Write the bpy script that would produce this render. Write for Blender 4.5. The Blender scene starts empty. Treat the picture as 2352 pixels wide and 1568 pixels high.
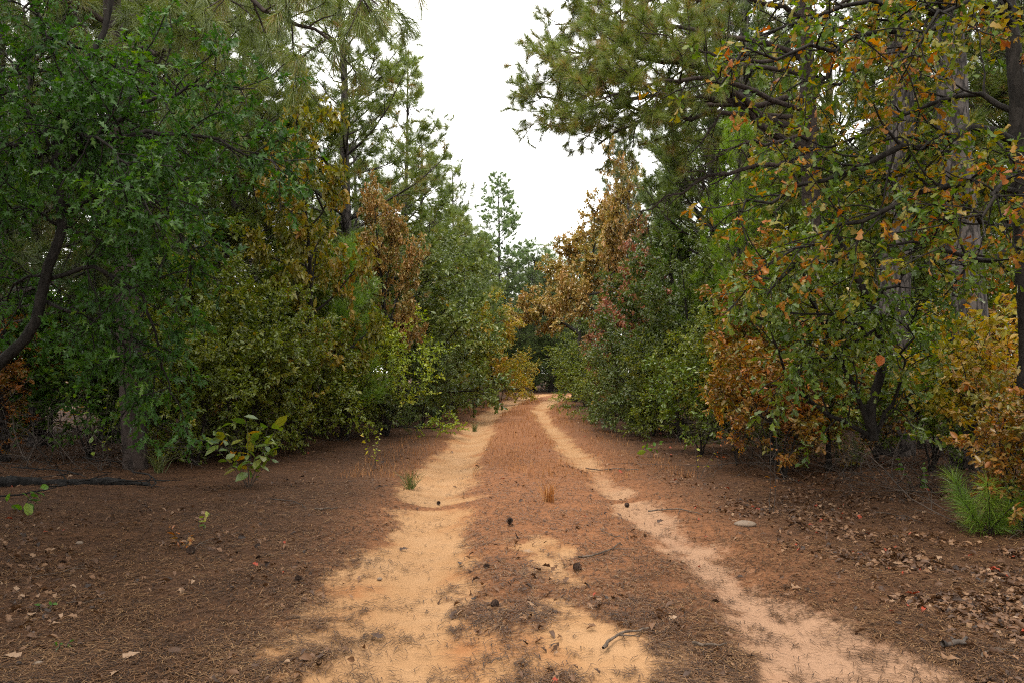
import bpy, math, random
import numpy as np
from mathutils import Matrix, Vector

# ------------------------------------------------------------------ camera, sky, sun, exposure
sc = bpy.context.scene
COL = sc.collection
F, CX, CY = 1777.0, 1176.0, 784.0          # focal length and centre of a 2352 x 1568 picture
CAMH, PITCH = 1.5, math.radians(2.3)
cam = bpy.data.cameras.new('camera'); camo = bpy.data.objects.new('camera', cam); COL.objects.link(camo)
cam.sensor_width = 36.0; cam.lens = F / 2352 * 36; cam.clip_start = 0.05; cam.clip_end = 2000
camo.location = (0, 0, CAMH); camo.rotation_euler = (math.pi / 2 + PITCH, 0, 0)
sc.camera = camo

SUN_EL, SUN_AZ = math.radians(58), math.radians(-155)    # soft sun high behind the camera's left shoulder
w = bpy.data.worlds.new('World'); sc.world = w; w.use_nodes = True
nt = w.node_tree; nt.nodes.clear()
out = nt.nodes.new('ShaderNodeOutputWorld'); bg = nt.nodes.new('ShaderNodeBackground')
sky = nt.nodes.new('ShaderNodeTexSky'); sky.sky_type = 'NISHITA'; sky.sun_disc = False
sky.sun_elevation = SUN_EL; sky.sun_rotation = SUN_AZ; sky.dust_density = 4.0
mix = nt.nodes.new('ShaderNodeMixRGB'); mix.inputs[0].default_value = 0.88     # an even white cloud deck over the blue
mix.inputs[2].default_value = (10.2, 10.0, 9.6, 1)
nt.links.new(sky.outputs[0], mix.inputs[1]); nt.links.new(mix.outputs[0], bg.inputs[0])
bg.inputs[1].default_value = 0.15; nt.links.new(bg.outputs[0], out.inputs[0])
sl = bpy.data.lights.new('sun', 'SUN'); sl.energy = 1.5; sl.angle = math.radians(14); sl.color = (1, .94, .84)
so = bpy.data.objects.new('sun', sl); COL.objects.link(so)
sdir = Vector((math.sin(SUN_AZ) * math.cos(SUN_EL), math.cos(SUN_AZ) * math.cos(SUN_EL), math.sin(SUN_EL)))
so.rotation_euler = (-sdir).to_track_quat('-Z', 'Y').to_euler(); so.location = (0, 0, 40)
vs = sc.view_settings; vs.view_transform = 'Standard'; vs.look = 'None'; vs.gamma = 1.0
vs.use_curve_mapping = False; vs.exposure = 1.3
sc.render.engine = 'CYCLES'; cy = sc.cycles
cy.max_bounces = 5; cy.diffuse_bounces = 3; cy.glossy_bounces = 2; cy.transmission_bounces = 4
cy.use_denoising = False; cy.use_light_tree = False; cy.debug_use_spatial_splits = True; cy.pixel_filter_type = 'BLACKMAN_HARRIS'; cy.filter_width = 1.1
try: cy.denoising_prefilter = 'ACCURATE'
except Exception: pass

# ------------------------------------------------------------------ small maths
rng = np.random.default_rng(11)
UP = np.array([0, 0, 1.0])
def nrm(a):
    return a / np.maximum(np.linalg.norm(a, axis=-1, keepdims=True), 1e-9)
def W(px, py, Y):                            # the point seen at pixel (px, py) at depth Y
    u, v = (px - CX) / F, (CY - py) / F
    yy = math.cos(PITCH) - math.sin(PITCH) * v; zz = math.sin(PITCH) + math.cos(PITCH) * v
    return np.array([u / yy * Y, Y, CAMH + zz / yy * Y])
def PX(P):                                   # pixel of a world point
    d = P - np.array([0, 0, CAMH]); c, s = math.cos(PITCH), math.sin(PITCH)
    f = d[..., 1] * c + d[..., 2] * s; v = -d[..., 1] * s + d[..., 2] * c
    return CX + F * d[..., 0] / f, CY - F * v / f
_L = np.random.default_rng(5).random((256, 256))
def vnoise(x, y, seed=0):
    x = np.asarray(x, float) + seed * 17.31; y = np.asarray(y, float) + seed * 9.17
    xi = np.floor(x).astype(int); yi = np.floor(y).astype(int); fx = x - xi; fy = y - yi
    fx = fx * fx * (3 - 2 * fx); fy = fy * fy * (3 - 2 * fy)
    a = _L[xi & 255, yi & 255]; b = _L[(xi + 1) & 255, yi & 255]; c = _L[xi & 255, (yi + 1) & 255]; d = _L[(xi + 1) & 255, (yi + 1) & 255]
    return a + (b - a) * fx + (c - a) * fy + (a - b - c + d) * fx * fy
def fbm(x, y, seed=0, o=4):
    s = 0; a = .5
    for i in range(o):
        s = s + a * vnoise(x * 2 ** i, y * 2 ** i, seed + i * 3); a *= .5
    return s / (1 - .5 ** o)
def sstep(a, b, x):
    t = np.clip((x - a) / (b - a), 0, 1); return t * t * (3 - 2 * t)

# ------------------------------------------------------------------ meshes
def mk_mesh(name, V, quads=None, tris=None, attrs=None, mat=None):
    me = bpy.data.meshes.new(name); V = np.asarray(V, np.float32)
    li, st, n = [], [], 0
    if tris is not None and len(tris):
        tris = np.asarray(tris, np.int32); li.append(tris.ravel()); st.append(n + np.arange(len(tris)) * 3); n += tris.size
    if quads is not None and len(quads):
        quads = np.asarray(quads, np.int32); li.append(quads.ravel()); st.append(n + np.arange(len(quads)) * 4); n += quads.size
    li = np.concatenate(li).astype(np.int32); st = np.concatenate(st).astype(np.int32)
    me.vertices.add(len(V)); me.vertices.foreach_set('co', V.ravel())
    me.loops.add(len(li)); me.loops.foreach_set('vertex_index', li)
    me.polygons.add(len(st)); me.polygons.foreach_set('loop_start', st)
    me.update(calc_edges=True)
    for k, v in (attrs or {}).items():
        at = me.attributes.new(k, 'FLOAT', 'POINT'); at.data.foreach_set('value', np.asarray(v, np.float32))
    if mat: me.materials.append(mat)
    return me
class Geo:                                   # gathers quads and triangles with the per-piece value t
    def __init__(s): s.V = []; s.Q = []; s.T = []; s.t = []; s.n = 0
    def add(s, V, Q=None, T=None, t=None):
        V = np.asarray(V).reshape(-1, 3); s.V.append(V)
        if Q is not None and len(Q): s.Q.append(np.asarray(Q) + s.n)
        if T is not None and len(T): s.T.append(np.asarray(T) + s.n)
        s.t.append(np.zeros(len(V)) if t is None else np.broadcast_to(t, (len(V),))); s.n += len(V)
        return s
    def mesh(s, name, mat, off=(0, 0, 0)):
        return mk_mesh(name, np.concatenate(s.V) - np.asarray(off), np.concatenate(s.Q) if s.Q else None,
                       np.concatenate(s.T) if s.T else None, {'t': np.concatenate(s.t)}, mat)

def grow(r, P0, D0, L, nseg, wig, trop=(0, 0, 0)):
    n = len(P0); P = np.zeros((n, nseg + 1, 3)); P[:, 0] = P0; d = nrm(np.array(D0, float)); trop = np.asarray(trop, float)
    for i in range(nseg):
        d = nrm(d + wig * r.normal(size=(n, 3)) + trop)
        P[:, i + 1] = P[:, i] + d * (np.asarray(L)[:, None] / nseg)
    return P
def tubes(G, P, R, k, t=0.0):
    n, m, _ = P.shape
    if n == 0: return
    tan = np.zeros_like(P); tan[:, 1:-1] = P[:, 2:] - P[:, :-2]; tan[:, 0] = P[:, 1] - P[:, 0]; tan[:, -1] = P[:, -1] - P[:, -2]
    tan = nrm(tan); ref = np.where(np.abs(tan[:, :1, 2:3]) > .9, np.array([1.0, 0, 0]), UP)
    e1 = nrm(np.cross(tan, np.broadcast_to(ref, tan.shape))); e2 = np.cross(tan, e1)
    a = np.arange(k) / k * 2 * math.pi
    V = P[:, :, None] + R[:, :, None, None] * (e1[:, :, None] * np.cos(a)[None, None, :, None] + e2[:, :, None] * np.sin(a)[None, None, :, None])
    idx = np.arange(n * m * k).reshape(n, m, k)
    q = np.stack([idx[:, :-1], np.roll(idx[:, :-1], -1, 2), np.roll(idx[:, 1:], -1, 2), idx[:, 1:]], -1).reshape(-1, 4)
    G.add(V, Q=q, t=t)
def at(P, idx, t):
    m = P.shape[1] - 1; f = np.clip(t, 0, .9999) * m; i = f.astype(int); fr = (f - i)[:, None]
    return P[idx, i] * (1 - fr) + P[idx, i + 1] * fr, nrm(P[idx, i + 1] - P[idx, i])
class Lv:
    def __init__(s, P, R): s.P = P; s.R = R
    @property
    def L(s): return np.linalg.norm(np.diff(s.P, axis=1), axis=2).sum(1)
def spawn(r, lv, gap, t0, t1, ang, asd, lr, ft, nseg, wig, trop, rr=.55, planar=False, lmin=.05, lmax=99, absL=None, rend=.25, lsd=.2):
    L = lv.L; cnt = np.maximum(1, np.round(L * (t1 - t0) / gap + r.random(len(L)) - .5).astype(int))
    idx = np.repeat(np.arange(len(L)), cnt); j = np.concatenate([np.arange(c) for c in cnt])
    t = t0 + (t1 - t0) * (j + r.random(len(j))) / cnt[idx]
    pos, pd = at(lv.P, idx, t)
    e1 = np.cross(pd, UP); bad = np.linalg.norm(e1, axis=1) < .15; e1[bad] = np.cross(pd[bad], np.array([1.0, 0, 0])); e1 = nrm(e1); e2 = np.cross(e1, pd)
    if planar: az = np.where(j % 2 == 0, 0, math.pi) + r.normal(size=len(j)) * .45
    else: az = j * 2.4 + r.random(len(L))[idx] * 6.28 + r.normal(size=len(j)) * .3
    a = np.radians(ang + asd * r.normal(size=len(j)))[:, None]
    d = pd * np.cos(a) + (e1 * np.cos(az)[:, None] + e2 * np.sin(az)[:, None]) * np.sin(a)
    ln = (lr * L[idx] if absL is None else absL * np.ones(len(j))) * (1 - ft * t) * np.clip(1 + lsd * r.normal(size=len(j)), .4, 1.7)
    ln = np.clip(ln, lmin, lmax)
    P = grow(r, pos, d, ln, nseg, wig, trop)
    m = lv.P.shape[1] - 1; r0 = lv.R[idx, np.minimum((t * m).astype(int), m)] * rr
    R = r0[:, None] * np.linspace(1, rend, nseg + 1)[None]
    return Lv(P, R)

# leaf templates: (verts, quads); length along y, width along x, unit length
def leaf_template(st, fold=.18, curl=.12):
    V, Q = [], []
    for y, wd, yo in st:
        z = -curl * y * y
        V += [(-wd, y + yo, z + fold * wd), (0, y, z), (wd, y + yo, z + fold * wd)]
    for i in range(len(st) - 1):
        a = 3 * i
        Q += [(a, a + 1, a + 4, a + 3), (a + 1, a + 2, a + 5, a + 4)]
    return np.array(V, float), np.array(Q)
_lob = [(0, .02, 0), (.26, .26, .12), (.40, .07, .0), (.60, .32, .15), (.74, .08, .0), (1.0, .05, 0)]
LOBED = [leaf_template(_lob, .2, .15), leaf_template(_lob, .6, .45), leaf_template([(y, w_ * .8, o) for y, w_, o in _lob], .9, -.2), leaf_template([(y, w_ * .85, o) for y, w_, o in _lob], -.3, .7)]
_obo = [(0, .015, 0), (.28, .10, .02), (.50, .28, .08), (.64, .16, .02), (.86, .30, .08), (1.0, .05, .0)]
OBOV = [leaf_template(_obo, .15, .2), leaf_template(_obo, .6, .5), leaf_template([(y, w_ * .8, o) for y, w_, o in _obo], 1.0, -.25), leaf_template(_obo, -.35, .8)]
OVATE = leaf_template([(0, .02, 0), (.3, .27, .02), (.65, .25, .02), (1.0, .01, 0)], .2, .2)
SMALL = leaf_template([(0, .05, 0), (.5, .27, 0), (1.0, .02, 0)], .2, .25)
HEX = (np.array([(0, 0, 0), (.25, .34, .05), (.21, .7, -.02), (0, 1, -.2), (-.21, .7, -.02), (-.25, .34, .05)], float), np.array([(0, 1, 2, 3), (0, 3, 4, 5)]))
ROUND = leaf_template([(0, .05, -.02), (.2, .36, -.04), (.55, .42, 0), (.85, .22, 0), (1.0, .03, 0)], .15, .15)

class Leaves:
    def __init__(s, pos, d, n, size, t):
        s.pos = pos; s.d = nrm(d); n = n - s.d * (n * s.d).sum(1, keepdims=True); s.n = nrm(n); s.side = np.cross(s.d, s.n); s.size = size; s.t = np.clip(t, 0, 1)
    def take(s, m):
        o = object.__new__(Leaves)
        for k in ('pos', 'd', 'n', 'side', 'size', 't'): setattr(o, k, getattr(s, k)[m])
        return o
    def into(s, G, tpl):
        if isinstance(tpl, list):
            for q, tp in enumerate(tpl): s.take(np.arange(len(s.pos)) % len(tpl) == q).into(G, tp)
            return
        tv, tq = tpl; k = len(tv)
        V = s.pos[:, None] + s.size[:, None, None] * (tv[None, :, :1] * s.side[:, None] + tv[None, :, 1:2] * s.d[:, None] + tv[None, :, 2:3] * s.n[:, None])
        q = (np.arange(len(s.pos)) * k)[:, None, None] + tq[None]
        G.add(V, Q=q.reshape(-1, 4), t=np.repeat(s.t, k))
def leaves_on(r, lv, gap, size, t0=.15, t1=1.0, ang=55, droop=.25, tilt=.6, ssd=.25, tm=.5, tclump=.2, tsd=.15, planar=False):
    L = lv.L; cnt = np.maximum(1, np.round(L * (t1 - t0) / gap + r.random(len(L)) - .5).astype(int))
    idx = np.repeat(np.arange(len(L)), cnt); j = np.concatenate([np.arange(c) for c in cnt])
    t = t0 + (t1 - t0) * (j + r.random(len(j))) / cnt[idx]
    pos, pd = at(lv.P, idx, t)
    e1 = nrm(np.cross(pd, UP) + 1e-4); e2 = np.cross(e1, pd)
    az = (np.where(j % 2 == 0, 0, math.pi) + r.normal(size=len(j)) * .7) if planar else r.random(len(j)) * 6.28
    a = np.radians(ang + 22 * r.normal(size=len(j)))[:, None]
    d = nrm(pd * np.cos(a) + (e1 * np.cos(az)[:, None] + e2 * np.sin(az)[:, None]) * np.sin(a) - np.array([0, 0, droop]) * (r.random((len(j), 1)) * 1.6))
    n = UP + tilt * r.normal(size=(len(j), 3))
    sd_ = r.integers(0, 90); tt = tm + .55 * tclump * r.normal(size=len(L))[idx] + .6 * tsd * r.normal(size=len(j)) + 2.6 * tclump * (fbm(pos[:, 0] * 1.1 + pos[:, 2] * .7 + 50, pos[:, 1] * 1.1 + pos[:, 2] * .9 + 50, sd_, 2) - .5)
    return Leaves(pos, d, n, size * np.clip(1 + ssd * r.normal(size=len(j)), .4, 1.7), tt)
def needles(r, G, P, D, m, length, width, a0=18, a1=70, back=.14, droop=.1, bend=False, tt=None):
    n = len(P); N = n * m; D = nrm(D)
    e1 = nrm(np.cross(D, np.array([.31, .17, .93]))); e2 = np.cross(e1, D)
    u = r.random((n, m)); a = np.radians(a0 + (a1 - a0) * (u * .8 + .2 * r.random((n, m))))[..., None]; az = r.random((n, m, 1)) * 6.283
    d = D[:, None] * np.cos(a) + (e1[:, None] * np.cos(az) + e2[:, None] * np.sin(az)) * np.sin(a)
    d[..., 2] -= droop; d = nrm(d)
    b = P[:, None] - D[:, None] * (u * back)[..., None]
    ln = length * (.75 + .4 * r.random((n, m, 1)))
    s = nrm(np.cross(d, r.normal(size=(n, m, 3)))) * width * .5
    t0 = r.random(n) if tt is None else tt
    t = np.clip(t0[:, None] + .12 * r.normal(size=(n, m)), 0, 1)
    if not bend:
        V = np.stack([b - s, b + s, b + d * ln], 2).reshape(-1, 3)
        G.add(V, T=np.arange(N * 3).reshape(-1, 3), t=np.repeat(t.ravel(), 3))
    else:
        md = b + d * ln * .55; d2 = nrm(d - np.array([0, 0, 1]) * bend)
        V = np.stack([b - s, b + s, md + s * .9, md - s * .9, md + d2 * ln * .5], 2).reshape(-1, 3)
        i = np.arange(N) * 5
        G.add(V, Q=np.stack([i, i + 1, i + 2, i + 3], 1), T=np.stack([i + 3, i + 2, i + 4], 1), t=np.repeat(t.ravel(), 5))

# ------------------------------------------------------------------ materials
def newmat(name):
    m = bpy.data.materials.new(name); m.use_nodes = True; n = m.node_tree.nodes
    return m, m.node_tree, n, n['Principled BSDF'], n['Material Output']
def ramp(nt, stops, fac):
    rp = nt.nodes.new('ShaderNodeValToRGB'); e = rp.color_ramp.elements
    while len(e) < len(stops): e.new(.5)
    for el, (p, c) in zip(e, stops): el.position = p; el.color = (*c, 1)
    nt.links.new(fac, rp.inputs[0]); return rp.outputs[0]
def leafmat(name, stops, trans=.35, rough=.42, spec=.5, objvar=.12, hue=.015, tcol=1.25):
    m, nt, n, b, o = newmat(name)
    a = n.new('ShaderNodeAttribute'); a.attribute_name = 't'
    oi = n.new('ShaderNodeObjectInfo')
    sh = n.new('ShaderNodeMath'); sh.operation = 'MULTIPLY_ADD'; sh.inputs[1].default_value = objvar * 2; nt.links.new(oi.outputs['Random'], sh.inputs[0])
    sb = n.new('ShaderNodeMath'); sb.operation = 'SUBTRACT'; nt.links.new(a.outputs['Fac'], sb.inputs[0]); sb.inputs[1].default_value = objvar
    nt.links.new(sb.outputs[0], sh.inputs[2])
    c = ramp(nt, stops, sh.outputs[0])
    g = n.new('ShaderNodeNewGeometry')
    nt.links.new(c, b.inputs['Base Color']); b.inputs['Roughness'].default_value = rough; b.inputs['Specular IOR Level'].default_value = spec
    tr = n.new('ShaderNodeBsdfTranslucent'); hs = n.new('ShaderNodeHueSaturation'); hs.inputs['Saturation'].default_value = 1.15; hs.inputs['Value'].default_value = tcol
    nt.links.new(c, hs.inputs['Color']); nt.links.new(hs.outputs[0], tr.inputs[0])
    mx = n.new('ShaderNodeMixShader'); mx.inputs[0].default_value = trans
    nt.links.new(b.outputs[0], mx.inputs[1]); nt.links.new(tr.outputs[0], mx.inputs[2]); nt.links.new(mx.outputs[0], o.inputs[0])
    return m
def barkmat(name, c1, c2, scale=14, zs=.25, bump=.5, furrow=0):
    m, nt, n, b, o = newmat(name)
    tc = n.new('ShaderNodeTexCoord'); mp = n.new('ShaderNodeMapping'); mp.inputs['Scale'].default_value = (1, 1, zs); nt.links.new(tc.outputs['Object'], mp.inputs[0])
    v = n.new('ShaderNodeTexVoronoi'); v.inputs['Scale'].default_value = scale; nt.links.new(mp.outputs[0], v.inputs[0])
    nz = n.new('ShaderNodeTexNoise'); nz.inputs['Scale'].default_value = scale * 2.2; nz.inputs['Detail'].default_value = 6; nt.links.new(mp.outputs[0], nz.inputs[0])
    sep = n.new('ShaderNodeSeparateColor'); nt.links.new(v.outputs['Color'], sep.inputs[0])
    ad = n.new('ShaderNodeMath'); ad.operation = 'MULTIPLY_ADD'; ad.inputs[1].default_value = .5; nt.links.new(sep.outputs[0], ad.inputs[0])
    ml = n.new('ShaderNodeMath'); ml.operation = 'MULTIPLY'; ml.inputs[1].default_value = .6; nt.links.new(nz.outputs[0], ml.inputs[0]); nt.links.new(ml.outputs[0], ad.inputs[2])
    c = ramp(nt, [(.15, c1), (.8, c2)], ad.outputs[0])
    if furrow:                                 # bark plates parted by dark bark furrows
        v2 = n.new('ShaderNodeTexVoronoi'); v2.feature = 'DISTANCE_TO_EDGE'; v2.inputs['Scale'].default_value = scale
        dz = n.new('ShaderNodeMixRGB'); dz.inputs[0].default_value = .06; nt.links.new(mp.outputs[0], dz.inputs[1]); nt.links.new(nz.outputs['Color'], dz.inputs[2]); nt.links.new(dz.outputs[0], v2.inputs[0])
        mr = n.new('ShaderNodeMapRange'); mr.inputs[1].default_value = .02; mr.inputs[2].default_value = furrow; nt.links.new(v2.outputs['Distance'], mr.inputs[0])
        mx = n.new('ShaderNodeMixRGB'); nt.links.new(mr.outputs[0], mx.inputs[0]); mx.inputs[1].default_value = (*[q * .45 for q in c1], 1); nt.links.new(c, mx.inputs[2]); c = mx.outputs[0]
    nt.links.new(c, b.inputs['Base Color'])
    b.inputs['Roughness'].default_value = .9; b.inputs['Specular IOR Level'].default_value = .2
    bp = n.new('ShaderNodeBump'); bp.inputs['Strength'].default_value = bump; bp.inputs['Distance'].default_value = .02; nt.links.new(nz.outputs[0], bp.inputs['Height']); nt.links.new(bp.outputs[0], b.inputs['Normal'])
    return m
M = {}
M['green_oak'] = leafmat('green_oak_leaf', [(0, (.02, .055, .011)), (.45, (.045, .105, .015)), (.8, (.11, .185, .02)), (.95, (.19, .21, .03)), (1, (.30, .12, .02))], .4, .45, .3)
M['orange_oak'] = leafmat('orange_oak_leaf', [(0, (.04, .08, .014)), (.33, (.085, .13, .016)), (.5, (.18, .155, .016)), (.66, (.30, .125, .015)), (.85, (.25, .07, .014)), (1, (.15, .045, .02))], .42, .45, .3)
M['amber_oak'] = leafmat('amber_oak_leaf', [(0, (.09, .115, .018)), (.4, (.18, .165, .022)), (.7, (.29, .175, .026)), (1, (.28, .115, .026))], .4)
M['mixed_oak'] = leafmat('mixed_oak_leaf', [(0, (.06, .11, .016)), (.55, (.12, .165, .022)), (.76, (.2, .185, .022)), (.9, (.34, .16, .022)), (1, (.28, .09, .02))], .38, .38, .6)
M['brown_oak'] = leafmat('brown_oak_leaf', [(0, (.14, .145, .03)), (.35, (.24, .18, .045)), (.65, (.32, .195, .06)), (1, (.36, .165, .055))], .3, .38, .5)
M['red_oak'] = leafmat('red_oak_leaf', [(0, (.13, .12, .03)), (.3, (.21, .125, .05)), (.6, (.27, .11, .06)), (1, (.3, .085, .06))], .32, .42, .4)
M['sage_oak'] = leafmat('sage_oak_leaf', [(0, (.06, .088, .022)), (.5, (.11, .15, .034)), (.85, (.18, .2, .045)), (1, (.3, .19, .035))], .32, .36, .6)
M['olive_shrub'] = leafmat('olive_shrub_leaf', [(0, (0.069, 0.103, 0.014)), (.5, (0.138, 0.172, 0.021)), (.82, (0.230, 0.218, 0.025)), (1, (0.380, 0.196, 0.029))], .38, .38, .6)
M['lime_shrub'] = leafmat('lime_shrub_leaf', [(0, (0.103, 0.161, 0.016)), (.5, (0.207, 0.265, 0.023)), (.85, (0.345, 0.345, 0.034)), (1, (0.437, 0.253, 0.034))], .4)
M['gold_shrub'] = leafmat('gold_shrub_leaf', [(0, (0.138, 0.161, 0.023)), (.45, (0.287, 0.253, 0.034)), (.75, (0.437, 0.265, 0.046)), (1, (0.414, 0.161, 0.034))], .4)
M['russet_shrub'] = leafmat('russet_shrub_leaf', [(0, (.06, .085, .014)), (.3, (.13, .115, .02)), (.55, (.24, .12, .025)), (.8, (.26, .09, .024)), (1, (.4, .13, .02))], .35, .42, .4)
M['flame_shrub'] = leafmat('flame_shrub_leaf', [(0, (.2, .24, .03)), (.35, (.48, .30, .02)), (.65, (.52, .17, .02)), (1, (.4, .06, .03))], .45)
M['vine'] = leafmat('vine_leaf', [(0, (.04, .10, .014)), (.5, (.10, .19, .022)), (.85, (.26, .27, .025)), (1, (.42, .19, .02))], .42)
M['pine'] = leafmat('pine_needle', [(0, (.055, .085, .018)), (.45, (.11, .15, .026)), (.8, (.17, .21, .034)), (1, (.25, .15, .05))], .3, .4, .5)
M['pine_fresh'] = leafmat('fresh_pine_needle', [(0, (.075, .14, .018)), (.5, (.125, .22, .025)), (1, (.21, .30, .035))], .35, .4, .5)
M['pine_lime'] = leafmat('lime_pine_needle', [(0, (.12, .20, .018)), (.5, (.19, .30, .025)), (1, (.28, .38, .035))], .4, .4, .4)
M['pine_dark'] = leafmat('dark_pine_needle', [(0, (.035, .06, .016)), (.6, (.065, .1, .024)), (1, (.12, .1, .035))], .25, .45, .4)
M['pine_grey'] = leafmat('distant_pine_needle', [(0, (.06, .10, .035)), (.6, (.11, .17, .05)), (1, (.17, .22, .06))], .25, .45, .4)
M['cedar'] = leafmat('cedar_spray', [(0, (.035, .055, .014)), (.6, (.065, .095, .022)), (1, (.10, .125, .03))], .2, .55, .3)
M['bark_oak'] = barkmat('oak_bark', (.006, .005, .004), (.024, .02, .017), 22, .3)
M['bark_pine'] = barkmat('pine_bark', (.03, .025, .023), (.085, .072, .066), 11, .3, .9, .16)
M['bark_pine_dark'] = barkmat('pine_limb_bark', (.016, .012, .011), (.055, .04, .034), 16, .35)
M['twig'] = barkmat('twig_bark', (.014, .011, .010), (.075, .06, .05), 6, .5)
M['stick'] = barkmat('stick_bark', (.03, .021, .015), (.12, .09, .068), 40, .3)
M['char'] = barkmat('charred_bark', (.003, .003, .003), (.02, .018, .017), 20, .4)
M['cone'] = barkmat('cone_scale', (.014, .010, .009), (.075, .045, .032), 60, 1)
LIT = [(0, (.022, .012, .008)), (.35, (.065, .031, .015)), (.6, (.13, .064, .030)), (.85, (.19, .105, .053)), (.96, (.26, .165, .10)), (1, (.24, .035, .012))]
M['litter'] = leafmat('fallen_leaf_skin', LIT, .12, .6, .35, objvar=0)
M['duff'] = leafmat('fallen_needle_skin', [(0, (.022, .011, .006)), (.45, (.082, .038, .016)), (.8, (.165, .082, .034)), (1, (.22, .13, .06))], .08, .6, .3, objvar=0)
M['drygrass'] = leafmat('dry_grass_blade', [(0, (.16, .07, .03)), (.5, (.34, .14, .045)), (1, (.45, .24, .09))], .3, .6, .3, objvar=0)
M['grass'] = leafmat('green_grass_blade', [(0, (.05, .07, .02)), (.6, (.085, .11, .028)), (1, (.2, .16, .06))], .3, .5, .35, objvar=0)
M['yucca'] = leafmat('yucca_blade', [(0, (.06, .11, .045)), (.6, (.11, .17, .075)), (1, (.24, .22, .1))], .2, .45, .4)

def stone_mat():
    m, nt, n, b, o = newmat('pale_stone'); nz = n.new('ShaderNodeTexNoise'); nz.inputs['Scale'].default_value = 18
    nt.links.new(ramp(nt, [(.3, (.10, .07, .05)), (.7, (.19, .14, .10))], nz.outputs[0]), b.inputs['Base Color']); b.inputs['Roughness'].default_value = .85; return m
M['stone'] = stone_mat()

# ------------------------------------------------------------------ objects
def tag(o, label=None, cat=None, group=None, kind=None):
    if label: o['label'] = label
    if cat: o['category'] = cat
    if group: o['group'] = group
    if kind: o['kind'] = kind
    return o
def empty(name, loc, rz=0, s=1.0):
    o = bpy.data.objects.new(name, None); COL.objects.link(o); o.location = loc; o.rotation_euler = (0, 0, rz); o.scale = (s, s, s) if np.isscalar(s) else s
    o.empty_display_size = .1; return o
def part(name, me, parent=None, mat=None, kind=None):
    o = bpy.data.objects.new(name, me); COL.objects.link(o); o.parent = parent
    if mat: o.material_slots[0].link = 'OBJECT'; o.material_slots[0].material = mat
    if kind: o['kind'] = kind
    return o
class Proto:
    def __init__(s, parts, H): s.parts = parts; s.H = H      # parts: (name, mesh, kind)
def place(pr, name, x, y, label, cat, group=None, h=None, s=None, rz=None, mats=None, wide=1.0, z=None):
    s = s if s else h / pr.H
    o = empty(name, (x, y, float(gz(x, y)) - .03 if z is None else z), rng.random() * 6.28 if rz is None else rz, (s * wide, s * wide, s))
    for pn, me, kd in pr.parts: part(pn, me, o, (mats or {}).get(pn), kd)
    return tag(o, label, cat, group)

# ------------------------------------------------------------------ ground
TY = np.array([2.0, 3.8, 4.9, 6.0, 7.7, 10.9, 18.4, 28.1, 41, 47, 53, 58, 64, 72])
TL = np.array([-.30, -.42, -.58, -.66, -.83, -.95, -.95, -.85, .0, .9, 2.2, 4.0, 7.5, 15])
RY = np.array([2.0, 3.8, 4.5, 5.4, 6.3, 7.7, 10.9, 14.4, 21.3, 31.4, 40, 47, 53, 58, 64, 72])
TR = np.array([1.75, 1.66, 1.62, 1.62, 1.58, 1.42, 1.28, 1.22, 1.05, 1.1, 2.0, 3.1, 4.6, 6.3, 9.8, 17])
def cl(y): return np.interp(y, TY, TL)
def cr(y): return np.interp(y, RY, TR)
def sandf(x, y):
    x = np.asarray(x, float); y = np.asarray(y, float)
    nz = fbm(x * 1.6, y * .9, 1) - .5; n2 = fbm(x * 5, y * 3.5, 8) - .5
    wl = np.interp(y, [3, 4, 5, 6, 7.5, 9, 12, 18, 30, 60], [.92, .86, .70, .60, .46, .52, .54, .50, .46, .5])
    wr = np.interp(y, [3, 4, 6, 8, 12, 20, 60], [.52, .50, .48, .44, .42, .38, .5])
    a = 1.02 - np.abs(x - cl(y)) / wl * .55
    b = np.interp(y, [3, 5, 8, 14], [.86, .82, .76, .80]) - np.abs(x - cr(y)) / wr * .42
    mid = (.78 - np.abs(x - (cl(y) + .95)) * .55) * np.interp(y, [3, 7, 8.2], [1, .8, 0])
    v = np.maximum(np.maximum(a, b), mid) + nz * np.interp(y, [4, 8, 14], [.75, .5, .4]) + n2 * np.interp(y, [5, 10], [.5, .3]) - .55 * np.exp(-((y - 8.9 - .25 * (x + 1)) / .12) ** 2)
    far = sstep(20, 45, y); inside = sstep(-.9, .1, x - cl(y)) * sstep(-.9, .1, cr(y) - x)
    return v + far * inside * .28
def gz(x, y):
    x = np.asarray(x, float); y = np.asarray(y, float)
    z = .10 * (fbm(x * .25, y * .25, 4, 3) - .5) + .05 * (fbm(x * 1.3, y * 1.3, 5, 3) - .5)
    z = z - .085 * np.exp(-((x - cl(y)) / .38) ** 2) - .07 * np.exp(-((x - cr(y)) / .32) ** 2)
    z = z + .10 * sstep(2.6, 6, np.abs(x - (cl(y) + cr(y)) / 2))
    return z
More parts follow.
